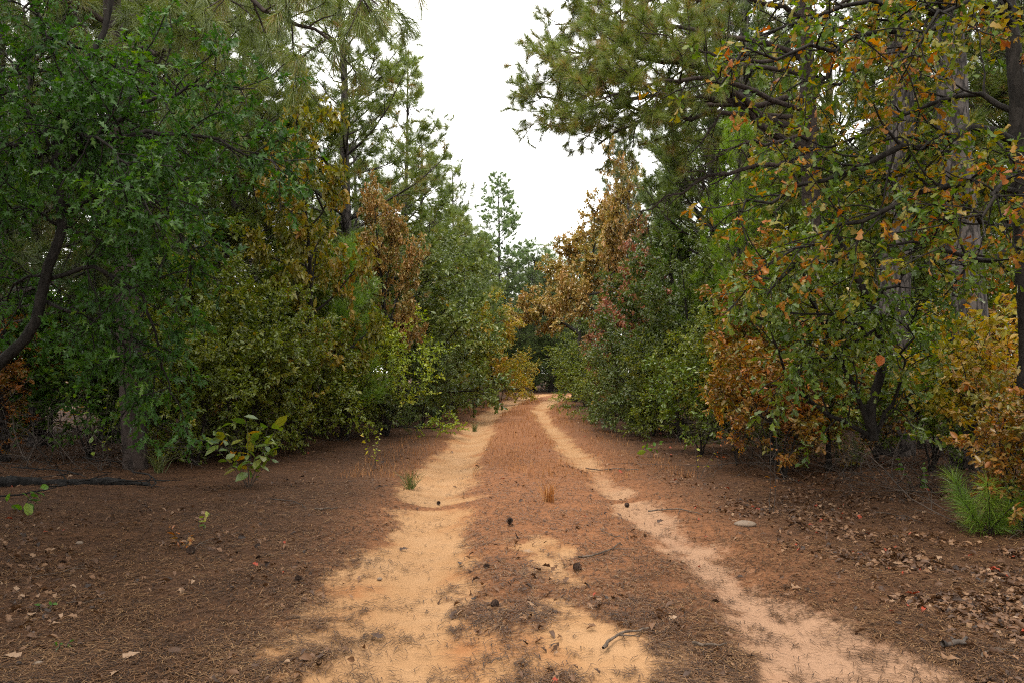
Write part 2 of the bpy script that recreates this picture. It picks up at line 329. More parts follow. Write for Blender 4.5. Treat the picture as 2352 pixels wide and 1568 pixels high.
def ground():
    ys = np.concatenate([np.linspace(-6, 2.6, 12)[:-1], np.geomspace(2.6, 75, 330), np.geomspace(78, 900, 14)])
    u = np.linspace(-1, 1, 281); xs = np.sign(u) * (np.abs(u) * 3.2 + np.abs(u) ** 6 * 7)
    X = xs[None, :] * (1 + np.maximum(ys, 0)[:, None] * .045) ; Yg = np.repeat(ys[:, None], len(xs), 1)
    far = np.maximum(0, (Yg - 75) / 30); X = X * (1 + far * 3)
    X[:, 0] = -900; X[:, -1] = 900
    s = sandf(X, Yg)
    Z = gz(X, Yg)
    near = sstep(30, 12, Yg)
    Z = Z + near * (.028 * (fbm(X * 9, Yg * 9, 21, 3) - .5) * (1.1 - .5 * sstep(.4, .7, s)) + .012 * (fbm(X * 28, Yg * 28, 23, 2) - .5))
    Z = Z - .012 * sstep(.45, .65, s)
    n, m = X.shape; idx = np.arange(n * m).reshape(n, m)
    q = np.stack([idx[:-1, :-1], idx[:-1, 1:], idx[1:, 1:], idx[1:, :-1]], -1).reshape(-1, 4)
    pink = sstep(.6, 1.5, X) * sstep(16, 6, Yg)
    road = sstep(-1.3, .1, X - cl(Yg)) * sstep(-1.6, .1, cr(Yg) - X) * sstep(2.5, 7.5, Yg)
    me = mk_mesh('ground', np.stack([X, Yg, Z], -1).reshape(-1, 3), quads=q, attrs={'sand': s.ravel(), 'pink': pink.ravel(), 'road': road.ravel()})
    mt, nt, n, b, o = newmat('woodland_soil')
    tc = n.new('ShaderNodeTexCoord')
    def noise(sc_, det=6, rough=.6, vec=None):
        z = n.new('ShaderNodeTexNoise'); z.inputs['Scale'].default_value = sc_; z.inputs['Detail'].default_value = det; z.inputs['Roughness'].default_value = rough
        nt.links.new(vec or tc.outputs['Object'], z.inputs[0]); return z.outputs[0]
    def attr(k):
        a = n.new('ShaderNodeAttribute'); a.attribute_name = k; return a.outputs['Fac']
    def math_(op, a, bb, c=None):
        x = n.new('ShaderNodeMath'); x.operation = op
        for i, v in enumerate((a, bb, c)):
            if v is None: continue
            if isinstance(v, (int, float)): x.inputs[i].default_value = v
            else: nt.links.new(v, x.inputs[i])
        return x.outputs[0]
    def mixc(f, a, bb):
        x = n.new('ShaderNodeMixRGB')
        for i, v in enumerate((f, a, bb)):
            if isinstance(v, (int, float)): x.inputs[i].default_value = v
            elif isinstance(v, tuple): x.inputs[i].default_value = (*v, 1)
            else: nt.links.new(v, x.inputs[i])
        return x.outputs[0]
    fine = noise(14, 8, .7); finer = noise(70, 4, .6); big = noise(1.3, 4)
    f = math_('ADD', attr('sand'), math_('MULTIPLY_ADD', fine, .5, -.25))
    f = math_('ADD', f, math_('MULTIPLY_ADD', finer, .36, -.18))
    mr = n.new('ShaderNodeMapRange'); mr.interpolation_type = 'SMOOTHSTEP'; mr.inputs[1].default_value = .46; mr.inputs[2].default_value = .68; nt.links.new(f, mr.inputs[0])
    sand = ramp(nt, [(.30, (.28, .122, .047)), (.46, (.32, .176, .08)), (.66, (.355, .208, .104))], math_('MULTIPLY_ADD', math_('SUBTRACT', attr('sand'), .75), .25, big))
    sand = mixc(math_('MULTIPLY', attr('pink'), .75), sand, (.28, .17, .115))
    sand = mixc(math_('MULTIPLY', finer, .3), sand, (.22, .115, .056))
    mp = n.new('ShaderNodeMapping'); mp.inputs['Scale'].default_value = (9, 3, 3); mp.inputs['Rotation'].default_value = (0, 0, .6); nt.links.new(tc.outputs['Object'], mp.inputs[0])
    fib = noise(12, 6, .75, mp.outputs[0])
    lit = ramp(nt, [(.30, (.014, .0075, .0045)), (.46, (.045, .0215, .0105)), (.58, (.095, .044, .020)), (.72, (.165, .084, .042))], math_('ADD', math_('MULTIPLY', fib, .5), math_('MULTIPLY', fine, .5)))
    lit = mixc(math_('MULTIPLY', big, .3), lit, (.10, .047, .022))
    drift = n.new('ShaderNodeMapRange'); drift.inputs[1].default_value = .42; drift.inputs[2].default_value = .62; nt.links.new(noise(2.6, 5, .65), drift.inputs[0])
    lit = mixc(math_('MULTIPLY', drift.outputs[0], .45), lit, (.030, .016, .010))
    lit = mixc(math_('MULTIPLY', attr('road'), math_('MULTIPLY_ADD', fine, 1.1, .15)), lit, (.25, .105, .045))
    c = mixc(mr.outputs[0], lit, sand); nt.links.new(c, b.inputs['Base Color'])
    b.inputs['Roughness'].default_value = .95; b.inputs['Specular IOR Level'].default_value = .15
    bp = n.new('ShaderNodeBump'); bp.inputs['Strength'].default_value = .7; bp.inputs['Distance'].default_value = .012
    nt.links.new(math_('ADD', math_('MULTIPLY', finer, .5), fib), bp.inputs['Height']); nt.links.new(bp.outputs[0], b.inputs['Normal'])
    me.materials.append(mt)
    tag(part('ground', me), kind='structure')
ground()

def ground_pts(r, n, y0, y1, xlo, xhi, power=1.0):
    """random points in the part of the ground the picture shows, even per unit of picture"""
    v = r.random(n); y = 1 / (1 / y0 + (1 / y1 - 1 / y0) * v ** power)
    x = (xlo + (xhi - xlo) * r.random(n)) * .70 * y
    return x, y
def needle_litter():
    r = np.random.default_rng(31); G = Geo()
    x, y = ground_pts(r, 150000, 3.3, 17, -1, 1)
    s = sandf(x, y); clump = fbm(x * 2.4, y * 2.4, 41) ; tuft = fbm(x * 11, y * 8, 43, 2)
    p = sstep(.72, .46, s) * .95 + .04 + .20 * sstep(.48, .64, clump) + .9 * sstep(.60, .72, tuft) * sstep(.95, .6, s)
    keep = r.random(len(x)) < p * (.35 + .65 * sstep(.25, .6, clump)); x, y, s = x[keep], y[keep], s[keep]
    n = len(x); a = r.normal(size=n) * .9 + 3 * vnoise(x * 2, y * 2, 50) ; ln = .05 + .11 * r.random(n)
    el = r.normal(size=n) * .10; d = np.stack([np.cos(a) * np.cos(el), np.sin(a) * np.cos(el), np.sin(el)], 1)
    a2 = a + r.normal(size=n) * .5; d2 = np.stack([np.cos(a2), np.sin(a2), -np.abs(el) - .05], 1)
    c = np.stack([x, y, gz(x, y) + .004 + .012 * r.random(n) * sstep(.6, .4, s)], 1)
    b = c - d * ln[:, None] * .5; e = c + d2 * ln[:, None] * .5
    wd = (.0013 + .00026 * y)[:, None]; sd = nrm(np.cross(d, UP)) * wd; lift = np.array([0, 0, .004])
    V = np.stack([b, c - sd + lift, c + sd + lift, e], 1).reshape(-1, 3); i = np.arange(n) * 4
    T = np.concatenate([np.stack([i, i + 1, i + 2], 1), np.stack([i + 1, i + 3, i + 2], 1)])
    t = np.clip(.45 + .33 * r.normal(size=n) + .5 * (fbm(x * 1.6, y * 1.6, 55, 3) - .5) - .15 * sstep(.5, .8, s), 0, 1)
    G.add(V, T=T, t=np.repeat(t, 4))
    tag(part('needle_litter', G.mesh('needle_litter', M['duff'])), 'brown pine needles matted over the ground beside the sandy tracks', 'pine needles', kind='stuff')
needle_litter()

ANY_LEAF = [OBOV[1], leaf_template([(0, .02, 0), (.3, .27, .02), (.65, .25, .02), (1.0, .01, 0)], .7, .5), LOBED[3]]
def leaf_litter():
    """the uncounted far and small leaves as one mass; the 260 that show largest as leaves of their own"""
    r = np.random.default_rng(37); G = Geo()
    x, y = ground_pts(r, 60000, 3.4, 26, -1, 1)
    s = sandf(x, y); right = sstep(1.6, 3.2, x); left = sstep(-2.2, -3.6, x)
    p = (.08 + .85 * right * sstep(16, 9, y) + .2 * right + .10 * left) * sstep(.85, .4, s) * (.12 + 1.5 * sstep(.46, .6, fbm(x * 1.4, y * 1.4, 61)))
    p = p * np.interp(y, [3, 6, 10, 26], [.25, .5, 1, 1])
    keep = r.random(len(x)) < p; x, y = x[keep], y[keep]; n = len(x)
    a = r.random(n) * 6.28; d = np.stack([np.cos(a), np.sin(a), .18 * r.normal(size=n)], 1)
    nn = UP + .5 * r.normal(size=(n, 3))
    size = (.035 + .04 * r.random(n) ** 1.5); t = np.clip(.44 + .26 * r.normal(size=n) + .06 * sstep(1.6, 4, x), 0, .95); t[r.random(n) < .02] = 1
    lv = Leaves(np.stack([x, y, gz(x, y) + .016 + .012 * r.random(n)], 1), d, nn, size, t)
    big = np.argsort(-(size / y))[:260]; m = np.zeros(n, bool); m[big] = True
    rest = lv.take(~m); k = len(rest.pos) // 3
    for i, tp in enumerate(ANY_LEAF): rest.take(np.arange(len(rest.pos)) % 3 == i).into(G, tp)
    tag(part('leaf_litter', G.mesh('leaf_litter', M['litter'])), 'brown fallen leaves strewn over the needle covered ground', 'leaf litter', kind='stuff')
    return lv.take(m)
big_fallen = leaf_litter()

# ------------------------------------------------------------------ tree kinds
def bark_trunk(G, r, P, R, k=26, cell=.11, depth=.02, sub=6):
    """a trunk along P with raised bark plates parted by furrows"""
    m = (len(P) - 1) * sub + 1; f = np.linspace(0, len(P) - 1, m); i = np.minimum(f.astype(int), len(P) - 2); fr = (f - i)[:, None]
    Q = P[i] * (1 - fr) + P[i + 1] * fr; RR = R[i] * (1 - fr[:, 0]) + R[i + 1] * fr[:, 0]
    s = np.concatenate([[0], np.cumsum(np.linalg.norm(np.diff(Q, axis=0), axis=1))])
    a = np.arange(k) / k * 2 * math.pi; nc = max(5, int(2 * math.pi * R.max() / cell))
    U = np.repeat((a / (2 * math.pi) * nc)[None], m, 0); Vv = np.repeat((s / (cell * 2.2))[:, None], k, 1)
    jit = r.random((64, 512, 2)); f1 = np.full(U.shape, 9.0); f2 = f1.copy()
    ui, vi = np.floor(U).astype(int), np.floor(Vv).astype(int)
    for du in (-1, 0, 1):
        for dv in (-1, 0, 1):
            c = jit[(ui + du) % nc % 64, (vi + dv) % 512]
            d = np.hypot(U - (ui + du) - c[..., 0], Vv - (vi + dv) - c[..., 1])
            f2 = np.where(d < f1, f1, np.minimum(f2, d)); f1 = np.minimum(f1, d)
    h = sstep(.02, .22, f2 - f1) * depth + .4 * depth * (r.random(U.shape) - .5)
    tan = nrm(np.gradient(Q, axis=0)); e1 = nrm(np.cross(tan, np.array([0, 1.0, 0.001]))); e2 = np.cross(tan, e1)
    rad = RR[:, None] + h * np.minimum(1, RR / R.max() + .2)[:, None]
    V = Q[:, None] + rad[..., None] * (e1[:, None] * np.cos(a)[None, :, None] + e2[:, None] * np.sin(a)[None, :, None])
    idx = np.arange(m * k).reshape(m, k)
    G.add(V, Q=np.stack([idx[:-1], np.roll(idx[:-1], -1, 1), np.roll(idx[1:], -1, 1), idx[1:]], -1).reshape(-1, 4))
def trunk_path(r, H, r0, n=12, wig=.04, lean=(0, 0), top=.12):
    P = grow(r, np.zeros((1, 3)), np.array([[lean[0], lean[1], 1.0]]), np.array([H]), n, wig, (0, 0, .05))[0]
    f = np.linspace(0, 1, n + 1); R = r0 * (1 - (1 - top) * f ** 1.1); R[0] *= 1.25
    return P, R
def broadleaf(seed, H, r0, rad, mat, leaf=.085, tpl=HEX, base=.28, gaps=(.20, .24, .13, .036), ang=58, up=.05, droop=.25, stems=1, tclump=.2, wig=.12, tilt=.65, tm=.5):
    r = np.random.default_rng(seed); GT, GL = Geo(), Geo()
    for sidx in range(stems):
        ln = (0, 0) if stems == 1 else (.35 * math.cos(sidx * 2.4), .35 * math.sin(sidx * 2.4))
        P, R = trunk_path(r, H * (.9 if stems == 1 else .8 + .15 * r.random()), r0 * (1 if stems == 1 else .65), 10, wig * .7, ln)
        tubes(GT, P[None], R[None], 9)
        l0 = Lv(P[None], R[None])
        l1 = spawn(r, l0, gaps[0] * stems ** .6, base, .98, ang, 16, 0, .72, 6, wig, (0, 0, up), .5, absL=rad * 1.25, lmin=.2, lsd=.25)
        l2 = spawn(r, l1, gaps[1], .30, 1, 46, 14, .42, .5, 4, wig, (0, 0, up), .6, lmin=.15)
        l3 = spawn(r, l2, gaps[2], .2, 1, 45, 15, 0, .3, 3, wig, (0, 0, 0), .7, absL=.28, lmin=.1)
        for lv, k in ((l1, 5), (l2, 4), (l3, 3)): lv.R = np.maximum(lv.R, .0025); tubes(GT, lv.P, lv.R, k)
        for lv, g in ((l3, gaps[3]), (l2, gaps[3] * 2.2)):
            leaves_on(r, lv, g, leaf, .1, 1, 55, droop, tilt, tclump=tclump, tm=tm).into(GL, tpl)
    return Proto([('trunk', GT.mesh('trunk', M['bark_oak']), None), ('crown', GL.mesh('crown', mat), None)], H)
def pine(seed, H, r0, base, Lmax, mat, gap=.55, nper=4, shoot=.20, m=44, nl=.17, nw=.004, top=.9, droop=.1, lowang=86, topang=38, dead=True, upt=.06, sub=.34, bark=True, plat=1.0):
    r = np.random.default_rng(seed); GT, GL = Geo(), Geo()
    P, R = trunk_path(r, H, r0, 16, .022)
    if bark: bark_trunk(GT, r, P, R, 22, .12, .018, 4)
    else: tubes(GT, P[None], R[None], 9)
    zs = np.arange(base, H * .985, gap); pos, d, L, rr = [], [], [], []
    for z in zs:
        f = (z - base) / (H - base)
        for q in range(nper if f < .9 else 3):
            t = min((z + r.normal() * .1) / H, .985); p, _ = at(P[None], np.array([0]), np.array([t]))
            a = r.random() * 6.28; el = math.radians(90 - (lowang + (topang - lowang) * f) + 8 * r.normal())
            prof = (1 - f) ** .62 * (.55 + .45 * min(1, f * 5 + .3)) if plat else (1 - f)
            pos.append(p[0]); d.append((math.cos(a) * math.cos(el), math.sin(a) * math.cos(el), math.sin(el)))
            L.append(Lmax * prof * (.65 + .5 * r.random()) + .25); rr.append(max(.008, np.interp(t, np.linspace(0, 1, 17), R) * .36))
    L = np.array(L); P1 = grow(r, np.array(pos), np.array(d), L, 8, .06, (0, 0, upt)); R1 = np.array(rr)[:, None] * np.linspace(1, .25, 9)[None]
    l1 = Lv(P1, R1); tubes(GT, P1, R1, 6)
    l2 = spawn(r, l1, sub, .25, .98, 48, 10, .42, .55, 5, .08, (0, 0, upt), .55, planar=True, lmin=.2)
    l3 = spawn(r, l2, shoot, .25, 1, 42, 14, 0, .2, 3, .08, (0, 0, upt * 1.5), .7, absL=.26, lmin=.12)
    for lv, k in ((l2, 4), (l3, 3)): lv.R = np.maximum(lv.R, .004); tubes(GT, lv.P, lv.R, k)
    for lv in (l3, l2, l1):
        needles(r, GL, lv.P[:, -1], lv.P[:, -1] - lv.P[:, -2], m, nl, nw, 15, 78, .16, droop, tt=np.clip(.5 + .2 * r.normal(size=len(lv.P)), 0, 1))
    if dead:
        n = 14; z = base * (.25 + .75 * r.random(n)); p, _ = at(P[None], np.zeros(n, int), z / H); a = r.random(n) * 6.28
        Pd = grow(r, p, np.stack([np.cos(a), np.sin(a), -.1 + .3 * r.random(n)], 1), .4 + 1.3 * r.random(n), 5, .12); tubes(GT, Pd, .02 * np.linspace(1, .25, 6)[None].repeat(n, 0), 4)
    return Proto([('trunk', GT.mesh('trunk', M['bark_pine']), None), ('crown', GL.mesh('crown', mat), None)], H)
def cedar(seed, H, rad, mat):
    r = np.random.default_rng(seed); GT, GL = Geo(), Geo(); P, R = trunk_path(r, H, .13, 12, .02); tubes(GT, P[None], R[None], 8); l0 = Lv(P[None], R[None])
    n = int(H * 16); z = (.04 + .95 * r.random(n)); p, _ = at(P[None], np.zeros(n, int), z); a = r.random(n) * 6.28
    P1 = grow(r, p, np.stack([np.cos(a), np.sin(a), .25 + .7 * z], 1), rad * (1 - z) ** .45 * (.6 + .5 * r.random(n)) + .2, 6, .08, (0, 0, .08)); R1 = .022 * np.linspace(1, .3, 7)[None].repeat(n, 0)
    tubes(GT, P1, R1, 4); l1 = Lv(P1, R1); l2 = spawn(r, l1, .2, .15, 1, 45, 12, .4, .4, 4, .1, (0, 0, .05), lmin=.15); tubes(GT, l2.P, np.maximum(l2.R, .004), 3)
    l3 = spawn(r, l2, .13, .1, 1, 40, 15, 0, .2, 2, .1, (0, 0, .05), absL=.2)
    for lv in (l3, l2): needles(r, GL, lv.P[:, -1], lv.P[:, -1] - lv.P[:, -2], 26, .09, .012, 10, 60, .2, .0)
    return Proto([('trunk', GT.mesh('trunk', M['bark_oak']), None), ('crown', GL.mesh('crown', mat), None)], H)
def dead_brush(seed, H=1.4, n=9):
    r = np.random.default_rng(seed); G = Geo(); a = r.random(n) * 6.28; rr = .5 * r.random(n)
    P = grow(r, np.stack([np.cos(a) * rr, np.sin(a) * rr, 0 * a], 1), np.stack([np.cos(a) * .7, np.sin(a) * .7, .5 + r.random(n)], 1), H * (.5 + .8 * r.random(n)), 7, .2, (0, 0, -.02))
    R = .007 * np.linspace(1, .3, 8)[None].repeat(n, 0); tubes(G, P, R, 4); l1 = Lv(P, R)
    l2 = spawn(r, l1, .14, .2, 1, 50, 18, .4, .4, 4, .22, (0, 0, -.02), .6, lmin=.15); tubes(G, l2.P, np.maximum(l2.R, .002), 3)
    l3 = spawn(r, l2, .14, .2, 1, 50, 18, .5, .4, 3, .25, (0, 0, -.03), .7, lmin=.1); tubes(G, l3.P, np.maximum(l3.R, .0017), 3)
    return Proto([('twigs', G.mesh('twigs', M['twig']), None)], H)

PR = {}
PR['oakA'] = broadleaf(101, 7.0, .10, 2.2, M['brown_oak'], leaf=.088, gaps=(.17, .135, .07, .0125), base=.30)
PR['oakB'] = broadleaf(102, 6.0, .08, 1.8, M['mixed_oak'], leaf=.11, gaps=(.20, .14, .075, .017), wig=.16, base=.2)
PR['oakC'] = broadleaf(103, 5.0, .06, 1.6, M['sage_oak'], leaf=.095, gaps=(.17, .13, .07, .017), base=.10)
PR['shrubA'] = broadleaf(104, 3.0, .035, 1.2, M['olive_shrub'], leaf=.06, gaps=(.12, .11, .07, .016), base=.07, stems=3, ang=56, wig=.15)
PR['shrubB'] = broadleaf(105, 2.4, .03, 1.1, M['lime_shrub'], leaf=.05, gaps=(.11, .10, .065, .015), base=.06, stems=3, ang=54, wig=.16)
PR['shrubC'] = broadleaf(106, 2.2, .025, 1.0, M['russet_shrub'], leaf=.08, gaps=(.11, .12, .08, .022), base=.07, stems=4, ang=54, wig=.18)
PR['pineA'] = pine(201, 17, .19, 4.2, 3.9, M['pine'], lowang=72, upt=.09, gap=.55, nper=4, shoot=.18, m=72, nw=.0095, nl=.27)
PR['pineB'] = pine(202, 12, .13, 1.6, 2.7, M['pine'], gap=.45, nper=4, shoot=.17, m=66, nw=.010, nl=.25, bark=False)
PR['pineTall'] = pine(203, 20, .27, 9.5, 3.8, M['pine'], gap=.7, nper=4, shoot=.26, m=44, nw=.018, nl=.22)
PR['pineFar'] = pine(204, 21, .24, 9.6, 4.3, M['pine_grey'], gap=.6, nper=4, shoot=.26, m=40, nw=.03, nl=.34, bark=False, lowang=84, topang=35, sub=.4)
PR['pineSap'] = pine(205, 4.0, .035, .6, 1.0, M['pine_fresh'], gap=.3, nper=4, shoot=.16, m=70, nl=.24, nw=.005, dead=False, bark=False, lowang=65, topang=25, upt=.10, sub=.25)
PR['cedar'] = cedar(206, 9.0, 2.1, M['cedar'])
PR['brushA'] = dead_brush(301); PR['brushB'] = dead_brush(302, 1.7, 11)

def X_at(px, Y): return (px - CX) / F * Y
def H_at(py, Y): return float(W(CX, py, Y)[2])
def put(pr, name, px, Y, top, label, cat='tree', mat=None, group=None, wide=1.0, rz=None):
    m = {'crown': M[mat]} if mat else None
    return place(PR[pr], name, X_at(px, Y), Y, label, cat, group, h=H_at(top, Y), mats=m, wide=wide, rz=rz)

# left side of the road, near to far
put('pineA', 'pine_tree', 790, 22, -160, 'tall pine with bare lower trunk reaching over the road from the left', wide=1.3, mat='pine')
put('pineA', 'pine_tree', 600, 27, -120, 'dense pine behind the amber oak on the left', rz=2.0)
put('pineB', 'pine_tree', 900, 31, 120, 'pine behind the tall left pine, its top against the white sky', rz=1.0)
put('pineB', 'pine_tree', 1000, 37, 320, 'mid sized pine beside the left edge of the sky gap', rz=4.0, wide=1.35)
put('oakC', 'oak_tree', 1085, 46, 560, 'sage green oak below the slim pine at the inside of the bend', mat='sage_oak', wide=.8)
put('pineB', 'pine_tree', 1050, 42, 385, 'slim pine next to the far lone pine, left of it', rz=5.0, wide=1.1)
put('pineA', 'pine_tree', 250, 18, -300, 'tall pine hidden behind the crown of the big green oak', rz=.9)
put('pineB', 'pine_tree', 430, 21, -60, 'bushy pine between the near pine boughs and the amber oak', rz=2.2, wide=1.2)
put('pineB', 'pine_tree', 90, 15, -250, 'bushy pine at the left edge behind the big green oak', rz=3.3, wide=1.2)
put('oakB', 'oak_tree', 695, 15.6, 180, 'slender amber leaved oak in front of the left pine trunk', mat='amber_oak', wide=.62)
put('oakB', 'oak_tree', 600, 15.5, 400, 'olive green oak with orange tips between green oak and amber oak', mat='mixed_oak')
put('oakC', 'oak_tree', 470, 13, 500, 'olive sapling oak behind the skirt of the big green oak', mat='olive_shrub', wide=.9)
put('oakA', 'oak_tree', 890, 20.3, 395, 'tan brown oak under the left pine boughs', mat='brown_oak', wide=.6)
put('oakC', 'oak_tree', 950, 24, 460, 'sage green oak with glossy leaves left of the road', mat='sage_oak', wide=1.05)
put('oakC', 'oak_tree', 1040, 30, 570, 'mid green small oak leaning out left of the bend', mat='sage_oak', wide=.8)
put('oakC', 'oak_tree', 740, 19, 520, 'dark green young oak in the shade below the amber oak', mat='sage_oak')
put('pineSap', 'pine_sapling', 800, 17, 590, 'bright green long needled pine sapling among the left shrubs')
put('shrubB', 'shrub', 890, 18.5, 690, 'yellow green fine leaved shrub, brightest on the left side', 'shrub', mat='lime_shrub')
put('shrubA', 'shrub', 565, 13, 640, 'tall olive shrub with thin dark stems behind the large leaved seedling', 'shrub', mat='olive_shrub')
put('shrubA', 'shrub', 690, 15, 690, 'olive shrub between thin stemmed shrub and pine sapling', 'shrub', mat='olive_shrub')
put('shrubA', 'shrub', 455, 12.2, 700, 'olive shrub partly hidden by the big green oak', 'shrub', mat='olive_shrub')
put('shrubC', 'shrub', 640, 14.2, 800, 'low russet shrub at the foot of the olive shrubs', 'shrub', mat='olive_shrub')
put('shrubB', 'shrub', 780, 17.2, 830, 'dark green rounded shrub over the shaded ground left', 'shrub', mat='olive_shrub')
put('shrubB', 'shrub', 880, 19, 860, 'low green shrub below the bright yellow green shrub', 'shrub', mat='sage_oak')
put('shrubA', 'shrub', 970, 22, 760, 'mid green shrub right of the bright yellow green shrub', 'shrub', mat='sage_oak')
put('shrubB', 'shrub', 1010, 25.5, 800, 'green shrub by the left verge before the yuccas', 'shrub', mat='olive_shrub')
put('shrubA', 'shrub', 1045, 29, 700, 'olive shrub behind the yuccas', 'shrub', mat='olive_shrub')
put('oakC', 'oak_sapling', 1130, 37, 670, 'yellow tan oak sapling at the inside of the bend', mat='gold_shrub', wide=.9)
put('shrubB', 'shrub', 1185, 44, 790, 'golden green shrub where the road bends out of sight', 'shrub', mat='gold_shrub', wide=1.1)
put('pineSap', 'pine_sapling', 1095, 34, 800, 'squat dark pine sapling behind the yuccas', mat='pine', wide=1.5)
put('shrubC', 'shrub', 1150, 38, 820, 'low golden shrub on the left verge of the bend', 'shrub', mat='gold_shrub')
# end of the road
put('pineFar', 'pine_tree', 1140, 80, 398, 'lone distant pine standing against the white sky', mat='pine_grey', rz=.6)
put('cedar', 'cedar_tree', 1225, 63, 590, 'tallest dark cedar at the end of the road', wide=1.25)
put('cedar', 'cedar_tree', 1285, 67, 650, 'dark cedar behind the right side of the road end', wide=1.3)
put('cedar', 'cedar_tree', 1150, 60, 610, 'dark cedar below the lone distant pine', wide=1.2)
put('cedar', 'cedar_tree', 1265, 60, 640, 'broad dark cedar directly over the end of the road', wide=1.5)
put('cedar', 'cedar_tree', 1195, 58, 690, 'shorter dark cedar left of the road end', wide=1.4)
put('cedar', 'cedar_tree', 1325, 62, 660, 'dark cedar just behind the dull red young oak', wide=1.4)
put('pineB', 'pine_tree', 1100, 55, 560, 'bushy pine left of the lone distant pine', mat='pine', wide=1.1)
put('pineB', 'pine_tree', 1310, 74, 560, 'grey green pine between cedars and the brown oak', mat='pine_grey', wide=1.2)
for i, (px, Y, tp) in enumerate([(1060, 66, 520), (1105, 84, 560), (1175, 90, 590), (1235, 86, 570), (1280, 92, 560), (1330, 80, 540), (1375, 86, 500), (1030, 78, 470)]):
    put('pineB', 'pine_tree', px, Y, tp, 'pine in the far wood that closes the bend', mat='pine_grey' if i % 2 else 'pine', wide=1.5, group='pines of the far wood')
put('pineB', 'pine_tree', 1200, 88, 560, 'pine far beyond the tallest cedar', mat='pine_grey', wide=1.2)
for i, (px, Y, tp) in enumerate([(1215, 66, 800), (1265, 70, 790), (1310, 62, 800), (1345, 56, 790), (1170, 62, 800)]):
    put('shrubA', 'shrub', px, Y, tp, 'dark green shrub closing off the end of the road', 'shrub', mat='cedar', group='shrubs at the end of the road', wide=1.5)
# right side, far to near
put('oakA', 'oak_tree', 1318, 41, 440, 'rounded brown leaved oak right of the lone distant pine', mat='brown_oak', wide=1.05)
put('oakA', 'oak_tree', 1385, 34, 330, 'tall brown leaved oak under the pine limb', mat='brown_oak', wide=.62, rz=1.5)
put('oakB', 'oak_tree', 1462, 26, 450, 'red brown oak leaning towards the road on the right', mat='red_oak', wide=.66)
put('oakC', 'oak_tree', 1385, 29, 640, 'dull red young oak below the rounded brown oak', mat='red_oak', wide=.6)
put('oakC', 'oak_tree', 1495, 21, 540, 'sage green oak behind the yellow roadside shrub', mat='sage_oak')
put('oakC', 'oak_tree', 1580, 18, 520, 'sage green oak with narrow crown beside the flame coloured shrub', mat='sage_oak', wide=.9)
put('pineB', 'pine_tree', 1680, 18.6, 225, 'bright lime young pine between the dark pine limbs', mat='pine_lime', wide=.8, rz=.8)
put('pineB', 'pine_tree', 1555, 27, 400, 'green young pine behind the red brown oak', mat='pine_fresh', wide=.8, rz=2.8)
put('pineA', 'pine_tree', 1640, 26, -80, 'dense pine behind the long right boughs', rz=.4)
put('pineA', 'pine_tree', 1930, 25, -260, 'dense pine behind the orange oak, left of the dark limbed pine', rz=2.4)
put('pineB', 'pine_tree', 2000, 19, -60, 'pine filling the gap between dark limbed pine and thick trunk', rz=1.4)
put('pineB', 'pine_tree', 2180, 17, -100, 'pine seen between the two thick trunks', rz=3.4)
put('oakA', 'oak_tree', 1900, 24, 150, 'tan leaved oak seen through the pine trunks', mat='brown_oak', wide=.8)
put('pineTall', 'pine_tree', 2050, 13.5, -1400, 'thick barked pine trunk seen behind the orange oak, the nearer to the road', rz=1.0)
put('pineTall', 'pine_tree', 2232, 11.5, -1750, 'thick barked pine trunk with grey and red plates near the right edge', rz=3.0)
put('shrubB', 'shrub', 1395, 24, 765, 'golden olive shrub on the right verge', 'shrub', mat='olive_shrub')
put('shrubA', 'shrub', 1345, 34, 760, 'green shrub on the outside of the bend', 'shrub', mat='olive_shrub', wide=1.2)
put('shrubB', 'shrub', 1320, 40, 820, 'small leafy green shrub at the right of the road end', 'shrub', mat='lime_shrub')
put('shrubA', 'shrub', 1470, 20, 700, 'sage shrub between golden shrub and young oaks', 'shrub', mat='sage_oak')
put('shrubA', 'shrub', 1560, 17, 720, 'olive brown shrub beneath the narrow sage oak', 'shrub', mat='olive_shrub')
put('shrubB', 'shrub', 1500, 18.5, 860, 'lime green low shrub on the right verge', 'shrub', mat='olive_shrub')
put('shrubC', 'shrub', 1610, 14, 800, 'yellow and olive shrub with bare stems right of the track', 'shrub', mat='mixed_oak')
put('shrubC', 'shrub', 1690, 12.5, 790, 'flame coloured shrub with yellow and scarlet leaves', 'shrub', mat='flame_shrub', wide=.45)
put('shrubA', 'shrub', 1690, 14, 700, 'olive shrub behind the flame coloured shrub', 'shrub', mat='olive_shrub')
put('oakC', 'oak_sapling', 1770, 12.5, 540, 'brown leaved oak sapling left of the dark stems', mat='russet_shrub', wide=.9)
put('oakB', 'oak_sapling', 1900, 11.5, 470, 'olive and orange oak sapling in front of the first pine trunk', mat='mixed_oak', wide=.8)
put('shrubC', 'shrub', 1800, 11, 760, 'russet shrub over the leaf covered bank', 'shrub', mat='russet_shrub')
put('shrubC', 'shrub', 2130, 11, 720, 'russet and yellow shrub between the two thick pine trunks', 'shrub', mat='mixed_oak')
put('shrubC', 'shrub', 2300, 9.5, 700, 'yellow and olive shrub at the right edge below the pine trunk', 'shrub', mat='gold_shrub')
put('shrubC', 'shrub', 2010, 12.5, 800, 'brown shrub in front of the thick barked trunks', 'shrub', mat='russet_shrub')
put('pineSap', 'pine_sapling', 1412, 21, 850, 'olive pine sapling with bare dark stem on the right verge', mat='pine', wide=1.2)
